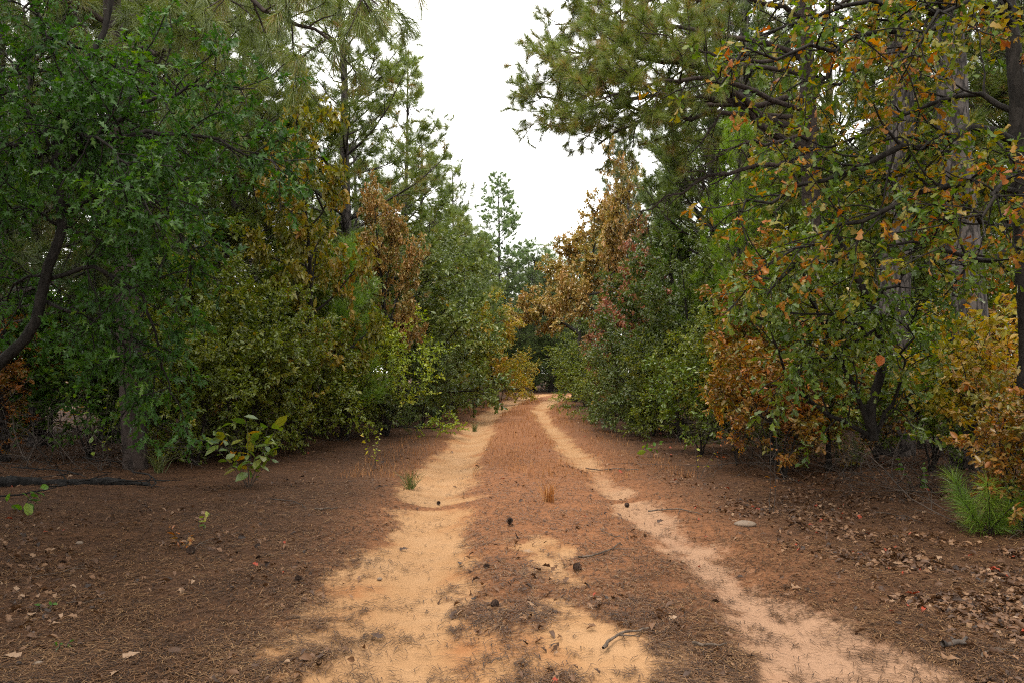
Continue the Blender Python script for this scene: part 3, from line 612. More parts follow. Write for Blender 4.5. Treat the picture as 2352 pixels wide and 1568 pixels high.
# woods behind, both sides
def woods():
    r = np.random.default_rng(77)
    for side, nm in ((-1, 'left'), (1, 'right')):
        n = 0
        for Y in np.arange(11, 66, 4.2):
            x0 = (6.8 + (1.5 if Y < 16 else 0)) if side > 0 else 6.6
            for q in range(3):
                x = x0 + q * 4.6 + 2.2 * r.random() + (3 if (side > 0 and Y > 45) else 0); y = Y + 3 * r.random()
                if x > .70 * y + 3: continue
                k = r.choice(['pineB', 'pineA', 'oakA', 'oakB', 'oakC', 'pineTall'], p=[.26, .2, .18, .14, .12, .10])
                h = {'pineB': 12, 'pineA': 16, 'oakA': 8, 'oakB': 6.5, 'oakC': 5, 'pineTall': 20}[k] * (.85 + .3 * r.random())
                mt = r.choice(['mixed_oak', 'sage_oak', 'brown_oak', 'olive_shrub', 'green_oak']) if k.startswith('oak') else r.choice(['pine', 'pine', 'pine_dark'])
                kind = 'oak' if k.startswith('oak') else 'pine'
                col_ = {'mixed_oak': 'olive and orange', 'sage_oak': 'sage green', 'brown_oak': 'brown leaved', 'olive_shrub': 'olive', 'green_oak': 'deep green', 'pine': 'mid green', 'pine_dark': 'dark green'}[mt]
                size_ = {'pineB': 'bushy', 'pineA': 'tall', 'oakA': 'large', 'oakB': 'medium', 'oakC': 'small', 'pineTall': 'bare stemmed'}[k]
                row_ = ['behind the first row', 'inside the woods', 'deep in the woods'][q]; dist_ = 'near end' if Y < 26 else ('middle' if Y < 44 else 'far end')
                place(PR[k], kind + '_tree', side * x, y, f'{size_} {col_} {kind} {row_}, {nm} side, {dist_}', 'tree', f'{kind}s in the {nm} woods', h=h, mats={'crown': M[mt]})
        for q in range(22):
            y = 12 + 40 * r.random(); x = 5.8 + 1.2 + 4 * r.random() + .05 * y
            if x > .70 * y + 2: continue
            k = r.choice(['shrubA', 'shrubC', 'shrubB']); mt = r.choice(['olive_shrub', 'mixed_oak', 'russet_shrub', 'sage_oak'])
            place(PR[k], 'shrub', side * x, y, f"{ {'olive_shrub': 'olive', 'mixed_oak': 'mixed green and orange', 'russet_shrub': 'russet', 'sage_oak': 'sage green'}[mt]} understorey shrub in the shade of the {nm} woods, {'near end' if y < 25 else ('middle' if y < 38 else 'far end')}", 'shrub', f'understorey shrubs in the {nm} woods', h=1.8 + 1.6 * r.random(), mats={'crown': M[mt]}, wide=1.2)
woods()
def woods_behind():
    r = np.random.default_rng(78)
    for side, nm in ((-1, 'left'), (1, 'right')):
        for y in np.arange(-15, 7.5, 2.6):
            for q in range(2):
                x = max(6.8, .68 * y + 4.2) + q * 3.6 + 1.2 * r.random(); k = r.choice(['pineB', 'pineA', 'oakA', 'oakB', 'oakC'], p=[.3, .2, .2, .15, .15]); kind = 'oak' if k.startswith('oak') else 'pine'
                h = {'pineB': 12, 'pineA': 16, 'oakA': 8, 'oakB': 6.5, 'oakC': 5}[k] * (.9 + .3 * r.random())
                place(PR[k], kind + '_tree', side * x, y, f'{kind} along the road outside the view on the {nm}, beside or behind the viewpoint', 'tree', f'{kind}s outside the view on the {nm}', h=h, wide=1.1)
woods_behind()
def verge_growth():
    r = np.random.default_rng(79); nl = 0
    for side, nm in ((-1, 'left'), (1, 'right')):
        for k in range(20):
            y = 11.5 + 26 * (k + .8 * r.random()) / 20
            edge = np.interp(y, [10, 13, 17, 25, 38, 60], [6.2, 5.6, 5.0, 3.3, 2.0, .3]) if side < 0 else np.interp(y, [10, 14, 20, 25, 44], [5.2, 4.6, 3.6, 3.2, 3.6])
            x = side * (edge + .5 * r.random() - .15); pk = r.choice(['shrubB', 'shrubC', 'shrubA']); mt = r.choice(['olive_shrub', 'sage_oak', 'russet_shrub', 'mixed_oak', 'olive_shrub'])
            cn = {'olive_shrub': 'olive', 'sage_oak': 'sage green', 'russet_shrub': 'russet', 'mixed_oak': 'green and orange'}[mt]
            place(PR[pk], 'low_shrub', x, y, f"knee high {cn} shrub at the {nm} verge, {'nearer' if y < 19 else ('middle' if y < 28 else 'farther')} stretch", 'shrub', f'low shrubs along the {nm} verge', h=.45 + .6 * r.random(), mats={'crown': M[mt]}, wide=1.3)
verge_growth()

# ------------------------------------------------------------------ near trees built limb by limb
def smooth(K, n):
    K = np.asarray(K, float); K = np.concatenate([[2 * K[0] - K[1]], K, [2 * K[-1] - K[-2]]]); m = len(K) - 3
    f = np.linspace(0, m, n + 1) * .99999; i = f.astype(int); t = (f - i)[:, None]; a, b, c, d = K[i], K[i + 1], K[i + 2], K[i + 3]
    return .5 * (2 * b + (c - a) * t + (2 * a - 5 * b + 4 * c - d) * t * t + (3 * b - a - 3 * c + d) * t ** 3)
def score(lv):
    px, py = PX(lv.pos); ok = (px > -20) & (px < 2372) & (py > -20) & (py < 1588)
    return np.where(ok, lv.size / np.linalg.norm(lv.pos - np.array([0, 0, CAMH]), axis=1), 0)
_LM = {}
def leaf_obj(lv, i, tpl, mat, base, parent, name='leaf'):
    if isinstance(tpl, list): tpl = tpl[i % len(tpl)]
    k = (id(tpl), mat.name, int(lv.t[i] * 7.999))
    if k not in _LM:
        tv, tq = tpl; _LM[k] = mk_mesh(name, tv, quads=tq, attrs={'t': np.full(len(tv), (k[2] + .5) / 8)}, mat=mat)
    o = bpy.data.objects.new(name, _LM[k]); COL.objects.link(o); o.parent = parent; s = lv.size[i]
    m = np.eye(4); m[:3, 0] = lv.side[i] * s; m[:3, 1] = lv.d[i] * s; m[:3, 2] = lv.n[i] * s; m[:3, 3] = lv.pos[i] - np.asarray(base)
    o.matrix_basis = Matrix(m.tolist()); return o
def hero(name, label, seed, trunk, limbs, mat, tpl, leaf, r0, rl, gaps, nleaf=300, l2=.6, droop=.25, tm=.5, tclump=.2, tilt=.7, bark='bark_oak', minlen=.0, wig=.14, lsub=(.10, 1), group=None, cat='tree', jit=.05):
    """trunk: (points, radii); each limb its own part; twigs joined; the leaves that show largest one by one"""
    r = np.random.default_rng(seed); base = np.array(trunk[0][0], float); root = empty(name, base); tag(root, label, cat, group)
    P = smooth(trunk[0], 20); R = np.interp(np.linspace(0, 1, 21), np.linspace(0, 1, len(trunk[1])), trunk[1])
    P[1:-1] += jit * .5 * r.normal(size=(19, 3)) * R[1:-1, None] * 4
    G = Geo(); bark_trunk(G, r, P, R, 18, .06, .010, 5); part('trunk', G.mesh('trunk', M[bark], base), root)
    LP, LR = [], []
    for K, rr in limbs:
        p = smooth(K, 12); p[1:] += jit * r.normal(size=(12, 3)) * np.linspace(.3, 1, 12)[:, None]; q = rr * np.linspace(1, .22, 13); LP.append(p); LR.append(q)
        g = Geo(); tubes(g, p[None], q[None], 8); part('limb', g.mesh('limb', M[bark], base), root)
    l1 = Lv(np.array(LP), np.array(LR)); GT = Geo()
    a2 = spawn(r, l1, gaps[0], lsub[0], lsub[1], 50, 16, 0, .35, 6, wig, (0, 0, -.02), .5, absL=l2, lmin=.2); a2.R = np.maximum(a2.R, .006)
    a3 = spawn(r, a2, gaps[1], .15, 1, 48, 15, .5, .4, 4, wig, (0, 0, -.03), .6, lmin=.18); a3.R = np.maximum(a3.R, .003)
    a4 = spawn(r, a3, gaps[2], .2, 1, 45, 15, 0, .2, 3, wig, (0, 0, -.04), .7, absL=.22, lmin=.1); a4.R = np.maximum(a4.R, .002)
    for lv, k in ((a2, 5), (a3, 4), (a4, 3)): tubes(GT, lv.P, lv.R, k)
    part('twigs', GT.mesh('twigs', M[bark], base), root, kind='stuff')
    A = [leaves_on(r, lv, g, leaf, .1, 1, 52, droop, tilt, tm=tm, tclump=tclump) for lv, g in ((a4, gaps[3]), (a3, gaps[3] * 2.5))]
    lv = Leaves(*[np.concatenate([getattr(q, k) for q in A]) for k in ('pos', 'd', 'n', 'size', 't')])
    sc_ = score(lv); top = np.argsort(-sc_)[:nleaf]; m = np.zeros(len(sc_), bool); m[top] = True
    GL = Geo(); lv.take(~m).into(GL, tpl); part('crown', GL.mesh('crown', M[mat], base), root, kind='stuff')
    for i in top: leaf_obj(lv, i, tpl, M[mat], base, root)
    return root
def pts(L): return [W(*p) for p in L]
def gpt(px, py):                              # where the ray through a pixel meets the ground
    u, v = (px - CX) / F, (CY - py) / F; c, s = math.cos(PITCH), math.sin(PITCH); y, z = c - s * v, s + c * v
    t = -CAMH / z; p = np.array([u * t, y * t, 0.0])
    for _ in range(3): t = (float(gz(p[0], p[1])) - CAMH) / z; p = np.array([u * t, y * t, 0])
    p[2] = float(gz(p[0], p[1])); return p

oak_trunk = pts([(-170, 1150, 7.8), (-110, 930, 7.6), (0, 832, 7.5), (75, 755, 7.5), (110, 620, 7.5), (142, 520, 7.5), (128, 350, 7.6), (150, 215, 7.6), (235, 85, 7.8), (260, -30, 7.8)])
hero('oak_tree', 'large green lobed leaf oak with dark crooked trunk at the left edge', 501, (oak_trunk, [.06, .05, .045, .042, .04, .037, .033, .028, .024, .018]),
     [(pts(L), rr) for L, rr in [
        ([(135, 400, 7.6), (230, 300, 7.2), (370, 225, 7.3), (470, 200, 7.4), (560, 215, 7.4)], .029),
        ([(130, 360, 7.6), (280, 320, 7.2), (430, 310, 7.3), (560, 345, 7.3), (650, 395, 7.3)], .029),
        ([(140, 500, 7.6), (250, 440, 7.3), (360, 470, 7.4), (420, 560, 7.5), (430, 660, 7.6)], 0.0259),
        ([(115, 640, 7.6), (220, 610, 7.3), (320, 680, 7.5), (360, 790, 7.6), (385, 900, 7.6)], 0.0245),
        ([(128, 350, 7.6), (60, 270, 7.2), (30, 180, 7.3), (60, 110, 7.4)], 0.0259),
        ([(150, 215, 7.6), (230, 180, 7.3), (330, 150, 7.4), (420, 150, 7.5)], 0.0230),
        ([(140, 290, 7.6), (40, 330, 7.3), (-60, 330, 7.4), (-160, 380, 7.5)], 0.0245),
        ([(142, 520, 7.6), (60, 480, 7.4), (-20, 500, 7.6), (-100, 560, 7.7)], .021),
        ([(100, 690, 7.6), (180, 720, 7.5), (260, 760, 7.7), (310, 860, 7.8), (330, 960, 7.9)], 0.0202),
        ([(142, 480, 7.6), (200, 400, 7.8), (330, 380, 8.6), (450, 420, 9.0)], .021),
        ([(130, 340, 7.6), (190, 240, 7.6), (270, 260, 8.0), (340, 330, 8.3), (400, 420, 8.5)], 0.0230),
        ([(142, 520, 7.6), (200, 540, 7.6), (260, 590, 8.0), (320, 640, 8.3)], 0.0187),
        ([(200, 120, 7.6), (140, 90, 7.4), (80, 60, 7.6)], 0.0173),
        ([(130, 330, 7.6), (60, 380, 7.9), (0, 420, 8.4), (-60, 480, 8.7)], 0.0202),
        ([(110, 620, 7.6), (60, 640, 7.8), (10, 690, 8.3), (-40, 720, 8.6)], 0.0173),
        ([(140, 280, 7.6), (220, 330, 6.7), (300, 400, 6.5), (350, 500, 6.5)], 0.0187),
     ]], 'green_oak', LOBED, .074, .1, .04, (.115, .14, .085, .021), 300, l2=.62, droop=.35, tm=.42, tclump=.18)

ot = pts([(2352, 1060, 8.1), (2362, 800, 8.1), (2352, 600, 8.1), (2340, 400, 8.1), (2334, 200, 8.1), (2318, 30, 8.1), (2300, -150, 8.1), (2260, -400, 8.1)])
hero('oak_tree', 'orange and green leaved oak with black trunk at the right edge', 502, (ot, [.095, .085, .08, .075, .07, .066, .055, .04]),
     [(pts(L), rr) for L, rr in [
        ([(2336, 330, 8.1), (2240, 290, 7.7), (2160, 330, 7.5), (2060, 340, 7.4), (1960, 393, 7.4), (1865, 412, 7.4), (1770, 470, 7.4), (1680, 500, 7.4)], .045),
        ([(2325, 60, 8.1), (2265, 10, 7.8), (2146, 17, 7.6), (2060, 17, 7.5), (1958, 7, 7.4), (1850, 40, 7.4), (1740, 80, 7.4)], .045),
        ([(2320, 40, 8.1), (2190, 41, 8.2), (2098, 99, 8.1), (2010, 150, 8.0), (1900, 190, 7.8), (1790, 220, 7.7)], .036),
        ([(2300, -60, 8.1), (2122, 20, 7.4), (2060, 68, 7.2), (1964, 99, 7.1), (1860, 120, 6.9), (1720, 140, 6.9), (1600, 210, 6.9)], .036),
        ([(2336, 440, 8.1), (2200, 420, 7.4), (2080, 460, 7.2), (1960, 500, 7.1), (1850, 560, 7.1), (1720, 600, 7.1)], .036),
        ([(2338, 260, 8.1), (2230, 220, 8.4), (2120, 240, 8.6), (1990, 300, 8.7), (1880, 330, 8.7), (1760, 400, 8.7)], .034),
        ([(2350, 560, 8.1), (2250, 600, 7.6), (2150, 560, 7.5), (2060, 560, 7.4), (1960, 610, 7.4)], .03),
        ([(2334, 150, 8.1), (2400, 60, 7.6), (2480, 20, 7.4)], .03),
        ([(2340, 380, 8.1), (2310, 420, 6.9), (2250, 480, 6.5), (2190, 560, 6.4)], .026),
        ([(2320, 20, 8.1), (2280, -40, 7.2), (2200, 10, 6.7), (2120, 60, 6.5), (2050, 160, 6.5)], .028),
        ([(2345, 500, 8.1), (2280, 520, 7.7), (2190, 470, 7.6), (2080, 400, 7.6), (1960, 440, 7.7)], .028),
     ]], 'orange_oak', OBOV, .070, .1, .04, (.16, .18, .11, .026), 300, l2=.66, droop=.3, tm=.5, tclump=.22)

ut = pts([(2005, 1010, 8.8), (2000, 930, 8.8), (2025, 850, 8.8), (2010, 720, 8.8), (1960, 620, 8.8), (1920, 520, 8.8), (1900, 440, 8.8)])
hero('oak_tree', 'brown and olive young oak with several dark stems above the leafy bank', 503, (ut, [.05, .045, .04, .035, .03, .02, .012]),
     [(pts(L), rr) for L, rr in [
        ([(2000, 990, 8.8), (1950, 880, 8.7), (1900, 760, 8.6), (1850, 640, 8.5), (1790, 560, 8.4)], .03),
        ([(2000, 1000, 8.8), (1900, 950, 8.7), (1830, 880, 8.5), (1770, 780, 8.4), (1730, 690, 8.3)], .028),
        ([(2010, 1000, 8.8), (2060, 900, 8.7), (2090, 780, 8.6), (2110, 680, 8.5)], .026),
        ([(2020, 800, 8.8), (1950, 740, 8.4), (1880, 720, 8.2), (1800, 730, 8.1)], .022),
        ([(2000, 700, 8.8), (2080, 640, 8.6), (2150, 600, 8.5), (2220, 610, 8.4)], .02),
        ([(1960, 620, 8.8), (1880, 600, 8.4), (1800, 640, 8.2), (1720, 660, 8.1)], .02),
        ([(2005, 760, 8.8), (1930, 800, 8.4), (1860, 830, 8.2), (1800, 850, 8.1)], .018),
     ]], 'mixed_oak', OBOV, .076, .1, .04, (.12, .15, .1, .026), 200, l2=.5, droop=.3, tm=.45, tclump=.3)

def hero_pine(name, label, seed, trunk, limbs, mat, r, nl, nw, m, l2=1.2, gaps=(.28, .2), droop=.1, lsub=(.3, 1), upt=.06, bend=0, a1=75):
    rr_ = np.random.default_rng(seed); base = np.array(trunk[0][0], float); root = empty(name, base); tag(root, label, 'tree')
    P = smooth(trunk[0], 24); R = np.interp(np.linspace(0, 1, 25), np.linspace(0, 1, len(trunk[1])), trunk[1])
    G = Geo(); bark_trunk(G, rr_, P, R, 22, .09, .014, 6); part('trunk', G.mesh('trunk', M['bark_pine_dark'], base), root)
    LP, LR = [], []
    for K, q in limbs:
        p = smooth(K, 14); p[1:] += .05 * rr_.normal(size=(14, 3)); w_ = q * np.linspace(1, .2, 15); LP.append(p); LR.append(w_)
        g = Geo(); tubes(g, p[None], w_[None], 8); part('limb', g.mesh('limb', M['bark_pine_dark'], base), root)
    l1 = Lv(np.array(LP), np.array(LR)); GT, GL = Geo(), Geo()
    a2 = spawn(rr_, l1, gaps[0], lsub[0], lsub[1], 52, 14, 0, .45, 6, .09, (0, 0, upt), .5, absL=l2, lmin=.3); a2.R = np.maximum(a2.R, .007)
    a3 = spawn(rr_, a2, gaps[1], .2, 1, 45, 14, .42, .4, 4, .1, (0, 0, upt), .6, lmin=.18); a3.R = np.maximum(a3.R, .005)
    a4 = spawn(rr_, a3, .16, .3, 1, 42, 14, 0, .2, 2, .08, (0, 0, upt), .7, absL=.16, lmin=.1); a4.R = np.maximum(a4.R, .004)
    for lv, k in ((a2, 5), (a3, 4), (a4, 3)):
        tubes(GT, lv.P, lv.R, k)
        needles(rr_, GL, lv.P[:, -1], lv.P[:, -1] - lv.P[:, -2], m, nl, nw, 15, a1, .16, droop, bend=bend, tt=np.clip(.58 + .2 * rr_.normal(size=len(lv.P)), 0, .95))
    part('twigs', GT.mesh('twigs', M['bark_pine_dark'], base), root, kind='stuff')
    part('crown', GL.mesh('crown', M[mat], base), root, kind='stuff')
    return root
def ptr(px, Y, py1, n=6, lean=0):
    return [W(px + lean * i / n, py, Y) for i, py in enumerate(np.linspace(855 + CAMH * F / Y, py1, n + 1))]
RP = hero_pine('pine_tree', 'dark limbed pine stretching long boughs over the road from the right', 511, (ptr(1880, 16.5, -420, 7, -45), [.21, .2, .18, .17, .15, .13, .1, .07]),
     [(pts(L), rr) for L, rr in [
        ([(1880, 355, 16.5), (1780, 310, 16.2), (1690, 245, 15.8), (1600, 225, 15.5), (1500, 262, 15.2), (1370, 330, 15)], .10),
        ([(1875, 300, 16.5), (1760, 262, 16), (1640, 175, 15.4), (1500, 132, 15), (1380, 112, 14.8), (1265, 170, 14.8)], .085),
        ([(1860, 150, 16.5), (1700, 85, 16.8), (1550, 62, 17), (1400, 52, 17), (1285, 50, 17)], .07),
        ([(1855, 40, 16.5), (1700, -10, 16), (1500, 10, 15.5), (1350, 45, 15.2)], .06),
        ([(1850, -60, 16.5), (1650, -90, 16.5), (1450, -50, 16.5), (1300, -20, 16.5)], .05),
        ([(1870, 230, 16.5), (1650, 235, 17.2), (1450, 222, 17.5), (1300, 232, 17.5), (1225, 215, 17.5)], .075),
        ([(1870, 260, 16.5), (1700, 200, 15.2), (1560, 185, 14.4), (1420, 210, 14), (1330, 230, 14)], .06),
        ([(1860, 200, 16.5), (1950, 120, 16), (2080, 70, 15.6), (2200, 60, 15.4)], .06),
        ([(1860, 60, 16.5), (1950, 0, 16.8), (2080, -40, 17)], .05),
        ([(1865, 120, 16.5), (1720, 140, 15.3), (1600, 110, 14.5), (1480, 70, 14)], .05),
        ([(1875, 180, 16.5), (1720, 150, 17.3), (1580, 120, 17.8), (1450, 130, 18.0), (1340, 120, 18.0), (1260, 110, 18)], .06),
        ([(1870, 270, 16.5), (1700, 260, 15.8), (1560, 270, 15.4), (1430, 250, 15.2), (1320, 260, 15.2), (1235, 250, 15.2)], .06),
     ]], 'pine', .1, .19, .0055, 96, l2=1.3, gaps=(.17, .15), lsub=(.42, 1))
def dead_limb(root, K, rad, seed):
    r = np.random.default_rng(seed); base = np.array(root.location); p = smooth(pts(K), 12); p[1:] += .05 * r.normal(size=(12, 3)); G = Geo(); R = rad * np.linspace(1, .2, 13); tubes(G, p[None], R[None], 7)
    a = spawn(r, Lv(p[None], R[None]), .16, .2, 1, 55, 18, 0, .3, 5, .16, (0, 0, -.05), .5, absL=.8, lmin=.2); a.R = np.maximum(a.R, .008); tubes(G, a.P, a.R, 4)
    c = spawn(r, a, .14, .2, 1, 50, 18, .45, .3, 3, .18, (0, 0, -.04), .6, lmin=.12); c.R = np.maximum(c.R, .006); tubes(G, c.P, c.R, 3); part('dead_limb', G.mesh('dead_limb', M['bark_pine_dark'], base), root)
for q, (K, rad) in enumerate([([(1880, 362, 16.5), (1750, 378, 16.0), (1650, 405, 15.8), (1560, 440, 15.6), (1470, 490, 15.6)], .06), ([(1875, 300, 16.5), (1780, 330, 15.8), (1700, 330, 15.4), (1620, 380, 15.2)], .045)]): dead_limb(RP, K, rad, 520 + q)
hero_pine('pine_tree', 'near pine with long drooping needles hanging over the top of the green oak', 512, (ptr(312, 11.5, -500, 7, -80), [.16, .155, .15, .14, .13, .11, .09, .06]),
     [(pts(L), rr) for L, rr in [
        ([(240, 60, 11.5), (340, 40, 11), (440, 60, 10.6), (540, 100, 10.4)], .05),
        ([(250, 0, 11.5), (400, -40, 10.8), (560, 0, 10.2), (700, 60, 9.8), (780, 120, 9.6)], .055),
        ([(255, -60, 11.5), (450, -90, 11), (650, -70, 10.8), (820, -30, 10.6), (900, 20, 10.6)], .055),
        ([(235, 110, 11.5), (320, 110, 11), (420, 140, 10.6), (500, 190, 10.4)], .04),
        ([(240, 50, 11.5), (160, 0, 11), (80, 10, 10.6), (10, 40, 10.4)], .045),
        ([(255, -80, 11.5), (180, -110, 10.6), (90, -80, 10), (0, -60, 9.6)], .045),
        ([(250, -20, 11.5), (350, -60, 12.4), (480, -50, 13), (600, 0, 13.4), (690, 60, 13.6)], .05),
        ([(262, -160, 11.5), (420, -200, 10.4), (600, -150, 9.6), (740, -80, 9.2), (860, -10, 9.2)], .05),
        ([(235, 130, 11.5), (330, 190, 12), (430, 220, 12.4), (560, 240, 12.8)], .04),
     ]], 'pine', .1, .25, .005, 54, l2=1.0, gaps=(.26, .22), droop=.4, lsub=(.2, 1), upt=-.03, bend=.5)

# ------------------------------------------------------------------ shade plants at the feet of the trees
for i, (px, Y, h, lab) in enumerate([(30, 11.2, 1.7, 'tangle of bare grey twigs at the left edge behind the charred log'), (150, 11.6, 1.6, 'bare twig tangle behind the middle of the charred log'),
        (270, 11.4, 1.3, 'bare twig tangle behind the right end of the charred log'), (400, 12.6, 1.3, 'dry twigs under the skirt of the big green oak'),
        (760, 16.6, .9, 'dry twigs in the dark hollow below the bright shrub'), (640, 14.4, 1.0, 'dry twigs behind the large leaved seedling'),
        (1880, 10.6, 1.3, 'dark twig tangle at the foot of the brown young oak'), (2060, 10.2, 1.3, 'dark twig tangle between young oak and thick trunk'),
        (2180, 9.6, 1.2, 'dry brush in front of the thick right trunk'), (1740, 12.2, 1.0, 'dry brush under the flame coloured shrub'), (2290, 9.0, 1.2, 'dry brush at the right edge above the pine seedling'),
        (2345, 6.9, 1.3, 'dry brush over the foot of the black trunk at the right edge'), (1560, 16, .9, 'dry twigs at the verge beside the olive pine sapling'), (1960, 11.8, 1.8, 'tall bare twigs behind the brown young oak')]):
    place(PR['brushA' if i % 3 else 'brushB'], 'dead_brush', X_at(px, Y), Y, lab, 'brush', h=h * .8, wide=1.6)
for px, Y, top, pr, mt, lab in [(210, 12.8, 760, 'shrubC', 'green_oak', 'sparse green shrub below the oak trunk'),
        (330, 13.2, 800, 'shrubC', 'sage_oak', 'dim sage shrub behind the skirt of the green oak'), (120, 15, 600, 'oakC', 'sage_oak', 'dim green oak in the gap below the oak limb'),
        (-20, 13.5, 560, 'oakC', 'green_oak', 'dim oak at the left edge behind the crooked trunk'), (300, 16.5, 480, 'oakC', 'sage_oak', 'dim green oak behind the crown of the big green oak'),
        (2345, 7.0, 860, 'shrubC', 'russet_shrub', 'russet shrub hiding the foot of the black trunk at the right edge'), (2110, 14.5, 560, 'oakC', 'sage_oak', 'dim green oak between the thick trunks'), (2290, 13.5, 480, 'oakC', 'olive_shrub', 'dim olive oak behind the right thick trunk'), (1980, 16, 430, 'oakC', 'sage_oak', 'dim sage oak left of the first thick trunk')]:
    put(pr, 'shrub' if pr.startswith('shrub') else 'oak_tree', px, Y, top, lab, 'shrub' if pr.startswith('shrub') else 'tree', mat=mt)

# ------------------------------------------------------------------ plants near the road
def seedling(name, label, base, seed, stems, h, lean, leaf, tpl, mat, per, tm=.5, tsd=.25, cat='seedling', droop=.35, group=None):
    r = np.random.default_rng(seed); root = empty(name, base); tag(root, label, cat, group); G = Geo()
    a = np.arange(stems) * 2.4 + r.random(); P = grow(r, .02 * np.stack([np.cos(a), np.sin(a), 0 * a], 1), np.stack([np.cos(a) * lean, np.sin(a) * lean, 1 + 0 * a], 1), h * (.6 + .5 * r.random(stems)), 6, .10)
    R = (.0045 * np.linspace(1, .4, 7))[None].repeat(stems, 0)
    for q in range(stems): g = Geo(); tubes(g, P[q:q + 1], R[q:q + 1], 5); part('stem', g.mesh('stem', M['twig']), root)
    lv = leaves_on(r, Lv(P, R), h * .8 / per, leaf, .22, 1, 62, droop, .6, tm=tm, tclump=.1, tsd=tsd)
    for i in range(len(lv.pos)): leaf_obj(lv, i, tpl, M[mat], (0, 0, 0), root)
    return root
seedling('oak_seedling', 'low seedling with large drab green and yellow leaves on the needle covered ground', gpt(572, 1118), 601, 9, .95, .5, .15, OVATE, 'mixed_oak', 12, tm=.38, tsd=.45, cat='seedling')
seedling('yellow_sapling', 'thin yellow leaved sapling beside the left track', gpt(857, 1078), 602, 3, .62, .12, .06, SMALL, 'lime_shrub', 11, tm=.8)
seedling('green_seedling', 'small sapling with broad green leaves right of the far ruts', gpt(1492, 1050), 603, 3, .42, .5, .10, OVATE, 'vine', 6, tm=.35)
seedling('thin_sapling', 'thin stemmed sapling with yellow leaves on the right bank', gpt(1605, 1100), 604, 2, .8, .1, .055, OVATE, 'vine', 6, tm=.9)
seedling('thin_sapling', 'bare looking thin sapling standing in leaf litter on the right', gpt(1772, 1178), 605, 2, .95, .1, .05, OVATE, 'russet_shrub', 4, tm=.8)
seedling('thin_sapling', 'thin sapling with few scarlet leaves left of the bare sapling', gpt(1655, 1075), 606, 2, .7, .1, .06, OVATE, 'flame_shrub', 5, tm=.9)
seedling('reddish_seedling', 'low reddish seedling in the needles left of the track', gpt(425, 1262), 607, 5, .22, .5, .05, OVATE, 'russet_shrub', 6, tm=.7)
seedling('green_seedling', 'tiny yellow green sprout behind the reddish seedling', gpt(462, 1215), 608, 2, .16, .2, .055, OVATE, 'vine', 4, tm=.6)
seedling('green_seedling', 'pale green low seedling in front of the charred log', gpt(50, 1175), 609, 4, .32, .6, .10, OVATE, 'vine', 5, tm=.45)
seedling('green_seedling', 'tiny dark green sprout in the needles near the lower left corner', gpt(138, 1490), 610, 3, .07, .5, .035, OVATE, 'vine', 4, tm=.1)
seedling('green_seedling', 'tiny green sprout above the lower left corner sprout', gpt(104, 1402), 611, 2, .06, .5, .035, OVATE, 'vine', 3, tm=.15)
seedling('green_seedling', 'leafy green seedling on the bank left of the pine seedling', gpt(2105, 1130), 612, 3, .45, .3, .09, OVATE, 'vine', 6, tm=.3)
seedling('greenbrier_vine', 'greenbrier with broad bright green leaves under the orange leaf', gpt(2110, 1075), 613, 4, 1.45, .3, .11, ROUND, 'vine', 9, tm=.5, cat='vine')
seedling('greenbrier_vine', 'yellow and green vine leaves hanging left of the bare twigs', gpt(1560, 1000), 614, 4, 1.3, .4, .08, ROUND, 'vine', 10, tm=.7, cat='vine')
seedling('greenbrier_vine', 'pale green vine in the dark gap left of the green oak skirt', gpt(230, 1080), 615, 5, 1.6, .3, .09, OVATE, 'vine', 9, tm=.4, cat='vine')
def pine_seedling(label, base, seed, h, n, spread, mat='pine_fresh', nl=.24, m=80):
    r = np.random.default_rng(seed); root = empty('pine_seedling', base); tag(root, label, 'seedling'); G, N = Geo(), Geo()
    a = np.arange(n) * 2.4; P = grow(r, np.zeros((n, 3)), np.stack([np.cos(a) * spread, np.sin(a) * spread, 1 + 0 * a], 1), h * (.6 + .5 * r.random(n)), 6, .1, (0, 0, .06)); R = .007 * np.linspace(1, .5, 7)[None].repeat(n, 0)
    for q in range(n): g = Geo(); tubes(g, P[q:q + 1], R[q:q + 1], 5); part('stem', g.mesh('stem', M['bark_pine_dark']), root)
    for k in (2, 3, 4, 5, 6): needles(r, N, P[:, k], P[:, k] - P[:, k - 1], m, nl, .0028, 15, 75, .12, .12, bend=.35)
    part('crown', N.mesh('crown', M[mat]), root)
pine_seedling('bushy bright green pine seedling at the right edge of the road bank', gpt(2270, 1225), 621, .62, 9, 1.1, 'pine_fresh', .2, 60)
pine_seedling('tuft of green pine needles at the right edge beside the bushy seedling', gpt(2390, 1200), 622, .7, 6, .9, 'pine_fresh', .2, 60)
pine_seedling('small green pine seedling at the foot of the olive shrubs', gpt(520, 1010), 623, .6, 5, .4, m=50)
pine_seedling('green pine seedling under the skirt of the green oak', gpt(420, 1060), 624, .6, 5, .5, 'pine', m=50)
